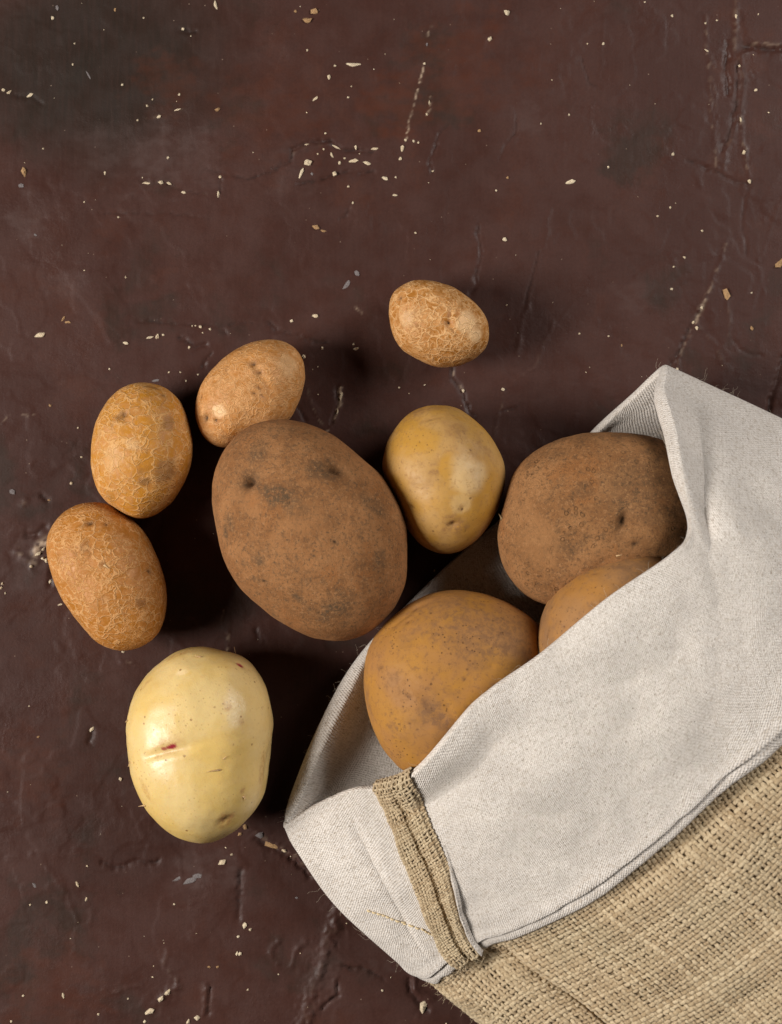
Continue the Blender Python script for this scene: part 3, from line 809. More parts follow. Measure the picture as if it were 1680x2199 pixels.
# --- yellow one
potato('F', tr(*C6, [(943, 380), (955, 310), (985, 230), (1030, 160), (1090, 105), (1160, 75), (1230, 70), (1310, 80), (1370, 115), (1430, 165), (1490, 230), (1535, 310), (1562, 380), (1562, 450), (1545, 540),
                      (1510, 630), (1450, 720), (1400, 770), (1340, 810), (1270, 825), (1200, 808), (1130, 770), (1085, 715), (1045, 640), (1000, 540), (960, 450)]), 2.9, 3.1, 2.9,
       smooth_skin('yellow_skin', (.45, .255, .082), (.44, .225, .036), (.27, .135, .048), (.15, .07, .02), .50, .30, .10, .6),
       'yellow smooth skinned potato between the biggest and the sack',
       eyes=[(*tp(C6, 1303, 680), .17, .12, .7, 10, .9), (*tp(C6, 1352, 600), .07, .05), (*tp(C6, 1365, 708), .04, .02), (*tp(C6, 1090, 580), .12, .05, .8, 0, .6), (*tp(C6, 1130, 257), .05, .03, .5, 0, .7), (*tp(C6, 1195, 140), .16, .05, .3, 10, .3)],
       marks={'peel': [(*tp(C6, 1270, 380), .8, .9, .6, 80), (*tp(C6, 1150, 250), .8, .7)], 'light': [(*tp(C6, 1380, 430), 1.1, .32), (*tp(C6, 1350, 560), .6, .25)],  # light marks paint the lit area right of centre
              'stain': [(*tp(C6, 1330, 210), .5, .6), (*tp(C6, 1210, 410), .28, .8, .6, 0), (*tp(C6, 1440, 270), .25, .6), (*tp(C6, 1190, 140), .7, .5, .3, 10), (*tp(C6, 1100, 450), .4, .4), (*tp(C6, 1310, 690), .7, .8), (*tp(C6, 1150, 100), .9, .6, .4, 10), (*tp(C6, 1500, 330), .7, .5, .5, -60), (*tp(C6, 1250, 790), 1.0, .6, .4, 0)]}, seed=6, lump=.035)
# --- brown one in the mouth of the sack
potato('G', tr(*C7, [(318, 980), (325, 900), (350, 800), (380, 680), (410, 560), (450, 490), (530, 420), (640, 350), (750, 310), (860, 285), (970, 272), (1080, 275), (1200, 285), (1320, 305), (1460, 350), (1600, 440),
                      (1690, 600), (1700, 800), (1650, 990), (1500, 1150), (1250, 1280), (950, 1380), (700, 1415), (640, 1412), (560, 1385), (480, 1330), (410, 1250), (350, 1150), (325, 1070)]), 3.9, 3.3, 3.2,
       earthy('rough_brown_skin', (.235, .105, .038), (.335, .160, .062), (.085, .050, .026), (.27, .104, .030), .40),
       'big rough brown potato in the upper end of the sack mouth', rest=.72,
       eyes=[(*tp(C7, 1150, 860), .32, .30, .5, 70, .8), (*tp(C7, 1225, 1010), .12, .06, .8, 0, .7), (*tp(C7, 810, 710), .09, .05, .6, 0, .8), (*tp(C7, 650, 715), .08, .04, .6, 0, .6), (*tp(C7, 375, 1140), .09, .04, .4, -60, .7), (*tp(C7, 590, 970), .08, .03, 1, 0, .5)],
       marks={'stain': [(*tp(C7, 1250, 650), 1.6, .5), (*tp(C7, 880, 660), .5, .6), (*tp(C7, 1350, 500), 1.3, .35)], 'light': [(*tp(C7, 560, 1000), 1.3, .45), (*tp(C7, 480, 800), .9, .3)]}, seed=8, lump=.055)  # light marks paint the lit left end; stains darken the upper right
# --- half hidden ochre one
potato('H', tr(*C7, [(583, 1720), (590, 1620), (610, 1500), (650, 1400), (700, 1320), (780, 1230), (880, 1150), (980, 1110), (1080, 1085), (1180, 1070), (1300, 1068), (1420, 1098), (1530, 1190), (1590, 1350),
                      (1580, 1550), (1500, 1730), (1350, 1860), (1150, 1930), (900, 1940), (700, 1890), (610, 1810)]), 5.5, 3.1, 3.2,
       smooth_skin('orange_ochre_skin', (.335, .165, .058), (.35, .160, .038), (.215, .112, .052), (.10, .044, .016), .60, .20, .04, .75, .9, 1.2, .6),
       'orange ochre potato half hidden under the sack cuff', rest=2.3,
       eyes=[(*tp(C7, 965, 1200), .12, .03, .5, 10, .6), (*tp(C7, 960, 1410), .06, .03, .8, 0, .6), (*tp(C7, 755, 1555), .07, .03, .8, 0, .7), (*tp(C7, 640, 1610), .14, .05, .5, 60, .5)],
       marks={'stain': [(*tp(C7, 970, 1170), .9, .6, .5, 20), (*tp(C7, 1250, 1150), 1.6, .8)]}, seed=9, lump=.03)
# --- ochre one filling the sack mouth
potato('I', tr(*C4, [(486, 900), (495, 800), (520, 720), (570, 650), (640, 580), (720, 520), (800, 475), (900, 445), (1000, 440), (1100, 452), (1200, 480), (1300, 530), (1380, 580), (1440, 650), (1475, 740), (1470, 860),
                      (1420, 1000), (1320, 1130), (1180, 1260), (1020, 1370), (860, 1425), (745, 1430), (680, 1390), (600, 1300), (545, 1200), (510, 1100), (490, 1000)]), 4.0, 3.3, 3.3,
       smooth_skin('golden_ochre_skin', (.335, .155, .045), (.375, .172, .028), (.190, .093, .041), (.075, .031, .010), .62, .20, .06, .65, 1.0, 1.4, .6),
       'golden ochre speckled potato in the lower end of the sack mouth', rest=.72,
       eyes=[(*tp(C4, 760, 530), .16, .08, .5, 40, .6), (*tp(C4, 715, 610), .12, .06, .6, 40, .6), (*tp(C4, 578, 850), .14, .02, 1, 0, .55), (*tp(C4, 715, 1005), .22, .03, .4, -25, .6), (*tp(C4, 735, 1155), .08, .02, 1, 0, .7), (*tp(C4, 770, 1185), .07, .02, .6, 80, .7),
             (*tp(C4, 675, 1303), .05, .02, 1, 0, .8), (*tp(C4, 1170, 845), .07, .02, 1, 0, .5), (*tp(C4, 1025, 918), .06, .02, 1, 0, .6)],
       marks={'stain': [(*tp(C4, 1150, 650), 2.6, .75, .7, -20), (*tp(C4, 1000, 560), 1.8, .6), (*tp(C4, 860, 1110), 1.0, .9, .6, -40), (*tp(C4, 900, 560), 1.1, .45, .5, 10), (*tp(C4, 1270, 640), 1.4, .5), (*tp(C4, 640, 920), .35, .5), (*tp(C4, 640, 1170), .3, .5)],
              'peel': [(*tp(C4, 560, 1050), 1.0, .7), (*tp(C4, 700, 800), 1.0, .4)], 'groove': [(*tp(C4, 840, 1050), 1.2, .10, .16, -45), (*tp(C4, 940, 1090), .8, .07, .14, -60), (*tp(C4, 690, 590), 1.0, .08, .2, 40)]}, seed=10, lump=.03)
# --- pale cream one
potato('J', tr(*CJ, [(100, 1000), (105, 850), (130, 740), (175, 620), (250, 500), (340, 390), (440, 310), (540, 250), (650, 205), (760, 190), (870, 200), (960, 230), (1050, 240), (1130, 260), (1200, 310), (1280, 390),
                      (1350, 500), (1400, 620), (1435, 750), (1455, 870), (1452, 1000), (1435, 1120), (1420, 1250), (1408, 1380), (1395, 1500), (1360, 1620), (1290, 1730), (1200, 1830), (1100, 1920), (980, 1990),
                      (850, 2030), (760, 2037), (650, 2010), (540, 1950), (430, 1870), (340, 1770), (260, 1670), (200, 1560), (150, 1430), (120, 1280), (105, 1130)]), 2.9, 3.2, 2.9,
       smooth_skin('pale_cream_skin', (.67, .485, .205), (.65, .440, .140), (.42, .225, .075), (.26, .12, .035), .34, .50, .14, .16, 1.15, .7, .18),
       'pale cream potato with a small red mark, lower left',
       eyes=[(*tp(CJ, 1010, 1830), .22, .10, .7, 20, .9), (*tp(CJ, 1150, 365), .14, .10, .5, -10, .3)],
       marks={'red': [(*tp(CJ, 490, 1138), .30, 1.0, .38, 18), (*tp(CJ, 435, 1158), .14, .8, .6, 10), (*tp(CJ, 540, 1122), .08, .6), (*tp(CJ, 1150, 365), .22, 1.0, .5, -10), (*tp(CJ, 985, 1840), .12, .35), (*tp(CJ, 1075, 1790), .16, .25)],
              'stain': [(*tp(CJ, 470, 1110), .7, .55, .35, 15), (*tp(CJ, 480, 1200), .9, .5, .15, 16), (*tp(CJ, 1020, 1830), .5, .9), (*tp(CJ, 1030, 755), .22, .7), (*tp(CJ, 1170, 905), .16, .6), (*tp(CJ, 1170, 1540), .22, .8, .6, 60),
                        (*tp(CJ, 1360, 1300), 1.0, .6, .3, 85), (*tp(CJ, 250, 1540), .7, .6, .3, -65), (*tp(CJ, 270, 540), .35, .6, .5, 50), (*tp(CJ, 570, 270), .8, .6, .3, 25)],
              'peel': [(*tp(CJ, 850, 1180), .85, 1, .7, 0), (*tp(CJ, 1110, 1640), .3, 1, .6, 0), (*tp(CJ, 640, 450), .4, .8, .5, 0)],
              'light': [(*tp(CJ, 380, 950), .9, .35), (*tp(CJ, 430, 1340), .7, .35), (*tp(CJ, 600, 440), .35, .6, .5, 0)],  # the wide light marks are painted highlights on the left flank
              'groove': [(*tp(CJ, 480, 1190), 1.3, .16, .16, 15), (*tp(CJ, 1000, 230), .5, .10, .5, -10), (*tp(CJ, 1400, 1300), .8, .10, .4, 85)]}, seed=11, lump=.03)

# loose bits of skin and a sprout stub that belong to their potatoes
m = Mat('dry_skin')
co = m.obj()
M_SKIN = m.done(m.mix(m.noise(co, 6, 3), (.62, .42, .22), (.45, .27, .12)), .6, m.bump(m.noise(co, 9, 3), .0004), .3)


def flake(key, x, y, ln, wd_, ang, curl=.5, name='skin_flake', mat=None):
    pot = POTS[key]
    p, nn = pot['spot'](x, y)
    ax = np.array([math.cos(math.radians(ang)), math.sin(math.radians(ang)), 0])
    ax = ax - nn * (ax @ nn) * (1 - curl * .6)
    ax /= np.linalg.norm(ax)
    bx = np.cross(nn, ax)
    V = []
    n_ = 6
    for i in range(n_):
        t = i / (n_ - 1)
        ww = wd_ * (1 - t) ** .8 * (.7 + .3 * math.sin(3 * t + 1)) + .006
        cc = p + ax * ln * t + nn * (.02 + curl * ln * .45 * t * t)
        V += [cc - bx * ww - nn * .01, cc + nn * .018, cc + bx * ww - nn * .01, cc - nn * .02]
    F = []
    for i in range(n_ - 1):
        for k in range(4):
            F.append((4 * i + k, 4 * i + (k + 1) % 4, 4 * i + 4 + (k + 1) % 4, 4 * i + 4 + k))
    F += [(0, 3, 2, 1), (4 * n_ - 4, 4 * n_ - 3, 4 * n_ - 2, 4 * n_ - 1)]
    o = mesh_object(name, np.array(V), np.array(F), mat or M_SKIN, pot['o'])
    mo = np.array(V).mean(0)
    return o


flake('J', *tp(CJ, 270, 1690), .40, .06, 205, .3)
flake('J', *tp(CJ, 118, 1270), .25, .03, 235, .3)
flake('J', *tp(CJ, 104, 880), .20, .04, 190, .2)
flake('J', *tp(CJ, 1110, 262), .28, .05, 80, .4)
flake('J', *tp(CJ, 960, 1350), .62, .045, 183, .15)
flake('J', *tp(CJ, 780, 295), .30, .05, 175, .2)
flake('J', *tp(CJ, 1175, 1600), .20, .07, -50, .5)
flake('J', *tp(CJ, 1000, 1250), .18, .03, 50, .5)
flake('G', *tp(C7, 1100, 1085), .25, .05, 20, .4)
flake('A', *tp(C5, 390, 1350), .30, .07, -40, .2)
m = Mat('dry_stub')
M_STUB = m.done(m.mix(m.noise(m.obj(), 8, 3), (.16, .10, .05), (.30, .2, .1)), .8, None, .2)
flake('G', *tp(C7, 345, 840), .35, .12, 160, .1, 'stem_stub', M_STUB)

# ------------------------------------------------------------------ sack
# rings of the sack round its mouth: 14 points over the top from the left corner to the right corner, then 10 along the underside
EV = np.array([.770, .638])
rim = [(618, 1770, 1.7), (680, 1732, 2.4), (760, 1697, 2.9), (812, 1690, 3.3), (886, 1648, 4.2), (1020, 1510, 7.3), (1160, 1410, 8.3), (1300, 1292, 8.7), (1440, 1197, 8.6), (1482, 1140, 8.1),
       (1457, 1020, 7.7), (1441, 930, 6.7), (1419, 850, 5.2), (1424, 797, 3.5),
       (1360, 853, 2.0), (1285, 922, 1.3), (1180, 1030, .8), (1068, 1128, .62), (960, 1222, .62), (870, 1310, .75), (799, 1388, 1.3), (743, 1480, 2.0), (685, 1598, 2.3), (640, 1708, 1.9)]
mid = [(735, 1938, 1.4), (785, 1932, 2.4), (845, 1905, 3.0), (893, 1905, 3.4), (968, 1845, 4.3), (1075, 1765, 6.2), (1205, 1675, 7.6), (1350, 1565, 8.4), (1495, 1448, 8.8), (1590, 1340, 8.6),
       (1650, 1220, 7.8), (1672, 1115, 6.4), (1690, 1010, 4.7), (1682, 917, 2.6)]
hem = [(885, 2068, 1.2), (918, 2092, 1.8), (945, 2085, 2.3), (968, 2062, 2.7), (1030, 2020, 3.4), (1100, 1996, 4.3), (1230, 1932, 5.8), (1380, 1828, 7.2), (1530, 1695, 8.1), (1690, 1552, 8.4),
       (1800, 1420, 7.4), (1880, 1300, 6.4), (1930, 1180, 4.8), (1965, 1060, 2.5)]


def under(top, z=.62):
    a, b = np.array(top[-1][:2]), np.array(top[0][:2])
    e = (b - a) / np.linalg.norm(b - a)
    out = []
    L_ = np.linalg.norm(b - a)
    for t in np.linspace(.045, .955, 10):
        p = a + e * L_ * t
        out.append((p[0], p[1], z))
    return out


def shifted(ring, d, zs, squeeze=0.0):
    out = []
    for (x, y, z), zn in zip(ring, zs):
        out.append((x + EV[0] * d, y + EV[1] * d, zn))
    return out


r3 = shifted(hem, 260, (1.1, 2.0, 2.8, 3.3, 4.0, 4.8, 6.1, 7.3, 7.9, 8.0, 7.2, 6.2, 4.6, 2.3))
r4 = shifted(hem, 560, (1.1, 2.0, 2.8, 3.3, 3.9, 4.5, 5.4, 6.2, 6.6, 6.6, 6.2, 5.4, 4.0, 2.1))
r5 = shifted(hem, 820, (.8, 1.1, 1.3, 1.5, 1.7, 1.9, 2.1, 2.2, 2.2, 2.1, 1.9, 1.6, 1.3, .9))
mid_u = under(mid)
# the lower side of the mouth keeps its own line a little inside
RINGS = [rim, mid + mid_u, hem + under(hem), r3 + under(r3), r4 + under(r4), r5 + under(r5, .55)]
CT = np.array([[at(x, y, z) for (x, y, z) in r] for r in RINGS])          # (6, 24, 3)
RT = np.array([0, .5, 1.0, 1.62, 2.3, 2.9])                               # ring positions along the sack


def crom(p0, p1, p2, p3, f):
    return .5 * (2 * p1 + (p2 - p0) * f + (2 * p0 - 5 * p1 + 4 * p2 - p3) * f * f + (3 * p1 - p0 - 3 * p2 + p3) * f ** 3)


def surf0(s, t):
    """s in ring-point units (0..24 round), t along the sack"""
    s = np.asarray(s, float) % 24
    t = np.asarray(t, float)
    i = np.floor(s).astype(int)
    f = (s - i)[..., None]
    k = np.clip(np.searchsorted(RT, t, 'right') - 1, 0, len(RT) - 2)
    g = ((t - RT[k]) / (RT[k + 1] - RT[k]))[..., None]

    def row(kk):
        lo = kk < 0
        kk2 = np.clip(kk, 0, len(RT) - 1)
        r = crom(CT[kk2, (i - 1) % 24], CT[kk2, i % 24], CT[kk2, (i + 1) % 24], CT[kk2, (i + 2) % 24], f)
        if lo.any():
            r1 = crom(CT[1, (i - 1) % 24], CT[1, i % 24], CT[1, (i + 1) % 24], CT[1, (i + 2) % 24], f)
            r = np.where(lo[..., None], 2 * r - r1, r)
        return r
    return crom(row(k - 1), row(k), row(k + 1), row(np.minimum(k + 2, len(RT) - 1)), g)


# the cloth drops steeply just inside the standing lower edge of the mouth
_row = surf0(np.arange(24.0), np.full(24, .13))
for _i, (_x, _y, _z) in {15: (1310, 950, .75), 16: (1210, 1060, .66), 17: (1100, 1160, .62), 18: (1000, 1260, .62), 19: (915, 1345, .62), 20: (862, 1425, .62), 21: (820, 1515, .64), 22: (775, 1625, .75), 23: (720, 1722, 1.0)}.items():
    _row[_i] = at(_x, _y, _z)
CT = np.concatenate([CT[:1], _row[None], CT[1:]])
RT = np.array([0, .13, .5, 1.0, 1.62, 2.3, 2.9])


def potato_top(x, y):
    z = np.full(x.shape, -9.0)
    for key in 'GHI':
        pt = POTS[key]
        dx, dy = x - pt['c'][0], y - pt['c'][1]
        th = np.arctan2(dy, dx)
        th = (th - pt['T'][0]) % (2 * math.pi) + pt['T'][0]
        R = np.interp(th, np.append(pt['T'], pt['T'][0] + 2 * math.pi), np.append(pt['R'], pt['R'][0]))
        rho = np.hypot(dx, dy) / (R * 1.18)
        zz = pt['zc'] + pt['up'] * 1.04 * (1 - rho ** 2.6)
        z = np.maximum(z, zz)
    return z


def smax(a, b, k):
    h = np.clip(.5 + .5 * (a - b) / k, 0, 1)
    return b + (a - b) * h + k * h * (1 - h)


def surf(s, t):
    p = surf0(s, t)
    sm = np.asarray(s, float) % 24
    top = sstep(-.2, 1.5, sm) * sstep(13.2, 11.5, sm)
    pt = potato_top(p[..., 0], p[..., 1]) + .22
    z2 = smax(p[..., 2], pt, 1.0)
    p = p.copy()
    p[..., 2] = p[..., 2] + (z2 - p[..., 2]) * top
    # slack of the cloth
    q = np.stack([p[..., 0], p[..., 1], 0 * p[..., 0]], -1)
    amp = top * sstep(-.02, .25, np.asarray(t, float))
    p[..., 2] += amp * (.22 * fbm(q / 3.2 + 21, 2) + .085 * fbm(q / 1.2 + 5, 2))
    p[..., 2] += top * sstep(1.08, 1.3, np.asarray(t, float)) * .55 * fbm(q @ np.array([[.77, .64, 0], [-.64, .77, 0], [0, 0, 1]]) * [.30, .18, 1] + 63, 2)
    # crease running down the cuff, hollow behind the standing fold, dimple and pleat in the burlap
    u = sm - 4.95
    p[..., 2] -= .16 * np.exp(-((u - .05 - .6 * np.asarray(t)) / .16) ** 2) * sstep(.36, .02, np.abs(np.asarray(t) - .05))
    p[..., 2] -= .50 * np.exp(-((np.asarray(t) - .14) / .075) ** 2) * sstep(9.0, 9.7, sm) * sstep(12.9, 11.5, sm)
    tt = np.asarray(t)
    p[..., 2] -= .75 * np.exp(-((tt - 1.17) / .10) ** 2 - ((sm - 3.6) / .9) ** 2)
    p[..., 2] -= .38 * np.exp(-((sm - 4.55 - .1 * (tt - 1.1)) / .08) ** 2) * sstep(1.02, 1.15, tt) * sstep(2.4, 1.9, tt)
    p[..., 2] -= .07 * np.exp(-((sm - 9.2 + 1.5 * tt) / .30) ** 2) * sstep(.05, .25, tt) * sstep(.95, .6, tt)
    p[..., 2] += .10 * np.exp(-((sm - 8.6 + 1.5 * tt) / .45) ** 2) * sstep(.05, .25, tt) * sstep(.95, .6, tt)
    p[..., 2] -= .13 * np.exp(-((sm - 1.6 - .5 * tt) / .18) ** 2) * sstep(.05, .3, tt) * sstep(1.0, .7, tt)
    p[..., 2] += .14 * np.exp(-((sm - 4.75 - .1 * (tt - 1.1)) / .14) ** 2) * sstep(1.02, 1.15, tt) * sstep(2.4, 1.9, tt)
    p[..., 2] -= .28 * top * sstep(1.0, 1.12, tt) * sstep(2.2, 1.5, tt)
    p[..., 2] -= .45 * np.exp(-((tt - 1.14) / .06) ** 2) * sstep(6.0, 7.0, sm) * sstep(9.6, 8.5, sm)
    return p


def frame(s, t):
    e = 1e-3
    s = np.asarray(s, float)
    t = np.asarray(t, float)
    p = surf(s, t)
    ds = (surf(s + e * 20, t) - surf(s - e * 20, t))
    dt = surf(s, t + e * 4) - surf(s, np.maximum(t - e * 4, 0))
    n_ = np.cross(dt, ds)
    n_ /= np.linalg.norm(n_, axis=-1, keepdims=True) + 1e-9
    dt = dt / (np.linalg.norm(dt, axis=-1, keepdims=True) + 1e-9)
    return p, n_, dt


_p, _n, _d = frame(np.array([6.0]), np.array([.5]))
SIGN = 1.0 if _n[0, 2] > 0 else -1.0


def place(s, t, off, ext=0.0):
    p, n_, d = frame(s, t)
    q = p + SIGN * n_ * np.asarray(off)[..., None] - d * np.asarray(ext)[..., None] if np.ndim(ext) else p + SIGN * n_ * np.asarray(off)[..., None]
    q[..., 2] = np.maximum(q[..., 2], .06)
    return q


# arc-length bookkeeping so that the weave keeps an even pitch
S_ALL = np.linspace(0, 24, 1201)


def arc_table(t):
    p = surf(S_ALL, np.full_like(S_ALL, t))
    return np.concatenate([[0], np.cumsum(np.linalg.norm(np.diff(p, axis=0), axis=1))])


ARC_M = arc_table(.6)
T_ALL = np.linspace(0, 2.9, 600)
_pt = surf(np.full_like(T_ALL, 6.5), T_ALL)
ARC_T = np.concatenate([[0], np.cumsum(np.linalg.norm(np.diff(_pt, axis=0), axis=1))])
PER_T = ARC_T[np.searchsorted(T_ALL, 1.0)]

sack = bpy.data.objects.new('sack', None)
col.objects.link(sack)
sack.location = np.append(at(1350, 1750, 0)[:2], 0) * CM
sack.empty_display_size = .02
sack['label'] = 'burlap sack on its side with pale linen cuff turned back over its mouth'
sack['category'] = 'sack'


def linen(name, a, b, dark):
    m = Mat(name)
    uv = m.n('ShaderNodeTexCoord', out='UV')
    co = m.obj()
    w = m.vm('ADD', uv, m.vm('SCALE', m.noise(uv, 1.3, 3, .6, out='Color'), scale=.10))
    w = m.vm('SCALE', w, scale=2 * math.pi * 7.0)
    sx = m.n('ShaderNodeSeparateXYZ', {0: w}, 'X')
    sy = m.n('ShaderNodeSeparateXYZ', {0: w}, 'Y')
    a1 = m.ma('SINE', sx)
    a2 = m.ma('SINE', sy)
    wv = m.ma('MULTIPLY', a1, a2)                                  # plain weave, over and under
    holes = m.ma('MULTIPLY', m.ma('ABSOLUTE', m.ma('COSINE', m.ma('MULTIPLY', sx, .5))), m.ma('ABSOLUTE', m.ma('COSINE', m.ma('MULTIPLY', sy, .5))))
    thr = m.noise(m.vm('MULTIPLY', uv, (1.4, 13, 1)), 1.0, 3, .6)
    thr2 = m.noise(m.vm('MULTIPLY', uv, (13, 1.4, 1)), 1.0, 3, .6)
    c = m.mix(m.ramp(m.noise(uv, .35, 3), .35, .65), a, b)
    c = m.mix(m.ramp(m.ma('ADD', thr, thr2), .85, 1.25, 0, .32), c, dark)
    c = m.mix(m.ramp(wv, -.9, .5, .34, 0), c, dark)
    sp = m.noise(uv, 8.0, 3, .8)
    hole = m.ma('MULTIPLY', m.ramp(holes, .70, .98), m.ramp(sp, .42, .66))
    c = m.mix(m.ma('MULTIPLY', hole, .75), c, dark)
    sp2 = m.noise(m.vm('ADD', uv, (7, 3, 0)), 6.5, 3, .7)
    c = m.mix(m.ramp(sp2, .50, .66, 0, .7), c, dark)
    c = m.mix(m.ramp(m.noise(m.vm('ADD', uv, (3, 9, 0)), 7.5, 2, .7), .60, .72, 0, .7), c, (.22, .165, .115))
    h = m.ma('ADD', m.ma('MULTIPLY', wv, .45), m.ma('ADD', m.ma('MULTIPLY', sp, 1.5), m.ma('ADD', m.ma('MULTIPLY', thr, .5), m.ma('MULTIPLY', thr2, .5))))
    h = m.ma('SUBTRACT', h, m.ma('MULTIPLY', hole, .5))
    return m.done(c, .92, m.bump(h, .0005, .8), .12, sheen=.15)


M_LIN = linen('linen', (.79, .727, .662), (.70, .645, .590), (.45, .375, .30))


def rim_r(s):
    """radius of the roll at the fold of the cuff"""
    s = np.asarray(s) % 24
    r = np.full(s.shape, .23)
    r += .16 * sstep(8.8, 10, s) * sstep(13.4, 12.5, s)
    r += .26 * sstep(19.3, 21, s) * sstep(24, 23, s)
    return r


# lining: from inside the sack, out over the mouth, and down the outside as the cuff
prof = []      # (t, kind)
for t in np.linspace(.92, .05, 34):
    prof.append((t, 'in', 0))
for a in np.linspace(0, math.pi, 12):
    prof.append((0, 'fold', a))
for t in np.linspace(.018, .983, 90):
    prof.append((t, 'out', 0))
prof += [(.990, 'h', .37), (.992, 'h', .34), (.991, 'h', .26), (.984, 'h', .20), (.982, 'h', .17), (.990, 'h', .175), (1.004, 'h', .20), (1.020, 'h', .235), (1.036, 'h', .24), (1.046, 'h', .20), (1.049, 'h', .13), (1.042, 'h', .07)]
NS = 620
sv = np.linspace(0, 24, NS, endpoint=False)
arc0 = np.interp(sv, S_ALL, ARC_M)
rows, uvs = [], []
vv = 0.0
prev = None
for (t, kind, a) in prof:
    r_ = rim_r(sv)
    if kind == 'in':
        k = sstep(.0, .16, t)
        off = -(r_ * (1 - k) + .10 * k)
        p = place(sv, np.full(NS, t), off)
    elif kind == 'fold':
        p, n_, d = frame(sv, np.full(NS, 0.0))
        # circle of the fold in the plane of the outward normal and the mouth direction
        p = p + SIGN * n_ * (-np.cos(a) * r_)[:, None] - d * (np.sin(a) * r_ * .55)[:, None]
    elif kind == 'out':
        k = sstep(0, .12, t)
        off = r_ * (1 - k) + .33 * k + .05 * float(sstep(.93, .975, t))
        # standing fold at the right end: the cuff rolls over before it lies down
        p = place(sv, np.full(NS, t), off)
    else:
        wavy = .010 * np.sin(sv * 2.3) + .006 * np.sin(sv * 5.1 + 1)
        p = place(sv, np.full(NS, t) + wavy * (1 if t > 1.01 else .4), np.full(NS, a))
    p[:, 2] = np.maximum(p[:, 2], .04)
    if prev is not None:
        vv += np.median(np.linalg.norm(p - prev, axis=1)[60:300])
    prev = p
    rows.append(p)
    uvs.append(np.stack([arc0, np.full(NS, vv)], -1))
LP = np.array(rows)
# raised underside: keep the turned cuff from sinking into the tabletop
NR = len(prof)
LP2 = np.concatenate([LP, LP[:, :1]], 1)
UV2 = np.concatenate([np.array(uvs), np.array(uvs)[:, :1] + [ARC_M[-1], 0]], 1)
V_ = LP2.reshape(-1, 3)
lining = mesh_object('lining_cuff', V_, grid_faces(NR, NS + 1), M_LIN, sack, uv=UV2.reshape(-1, 2))
lining['label'] = 'pale linen lining turned back as a wide cuff'

# burlap: brown backing added to darken the weave gaps, plus woven yarns
m = Mat('weave_backing')
co = m.obj()
M_BACKING = m.done(m.mix(m.noise(co, 5, 3), (.17, .115, .062), (.22, .155, .085)), .95, None, .1)
m = Mat('jute_yarn')
tone = m.attr('tone')
co = m.obj()
c = m.mix(m.ramp(tone, 0, 1), (.37, .255, .140), (.66, .52, .335))
c = m.mix(m.ramp(m.noise(co, .4, 3), .42, .66, 0, .2), c, (.47, .41, .27))
c = m.mix(m.ramp(m.noise(co, 6, 4, .75), .50, .66, 0, .6), c, (.28, .175, .085))
c = m.mix(m.ramp(m.noise(m.vm('ADD', co, (4, 4, 4)), 7, 4, .75), .54, .68, 0, .6), c, (.74, .60, .39))
M_JUTE = m.done(c, .85, m.bump(m.noise(m.vm('MULTIPLY', co, (1, 1, 1)), 22, 3, .7), .0005), .18, sheen=.1)

tb = np.linspace(.35, 2.9, 110)
sb = np.linspace(0, 24, 241)
Sg, Tg = np.meshgrid(sb, tb)
pb = place(Sg, Tg, np.full(Sg.shape, -.05))
mesh_object('burlap_backing', pb.reshape(-1, 3), grid_faces(len(tb), len(sb)), M_BACKING, sack)


def tubes(lines, radii, sides=5, flat=1.0, normals=None, tone=None):
    """lines: list of (n,3); radii: list of arrays; normals: list of (n,3) -> verts, faces, tone"""
    V, F, A = [], [], []
    base = 0
    ang = np.arange(sides) / sides * 2 * math.pi
    for i, ln_ in enumerate(lines):
        n_ = len(ln_)
        d = np.gradient(ln_, axis=0)
        d /= np.linalg.norm(d, axis=1, keepdims=True) + 1e-9
        if normals is not None:
            nn = normals[i]
        else:
            nn = np.tile([0, 0, 1.0], (n_, 1))
        b = np.cross(d, nn)
        b /= np.linalg.norm(b, axis=1, keepdims=True) + 1e-9
        nn = np.cross(b, d)
        r = np.asarray(radii[i])
        if r.ndim == 0:
            r = np.full(n_, float(r))
        ring = ln_[:, None] + r[:, None, None] * (np.cos(ang)[None, :, None] * b[:, None] + flat * np.sin(ang)[None, :, None] * nn[:, None])
        V.append(ring.reshape(-1, 3))
        F.append(grid_faces(n_, sides, wrap_c=True) + base)
        A.append(np.full(n_ * sides, tone[i] if tone is not None else .5))
        base += n_ * sides
    return np.concatenate(V), np.concatenate(F), np.concatenate(A)


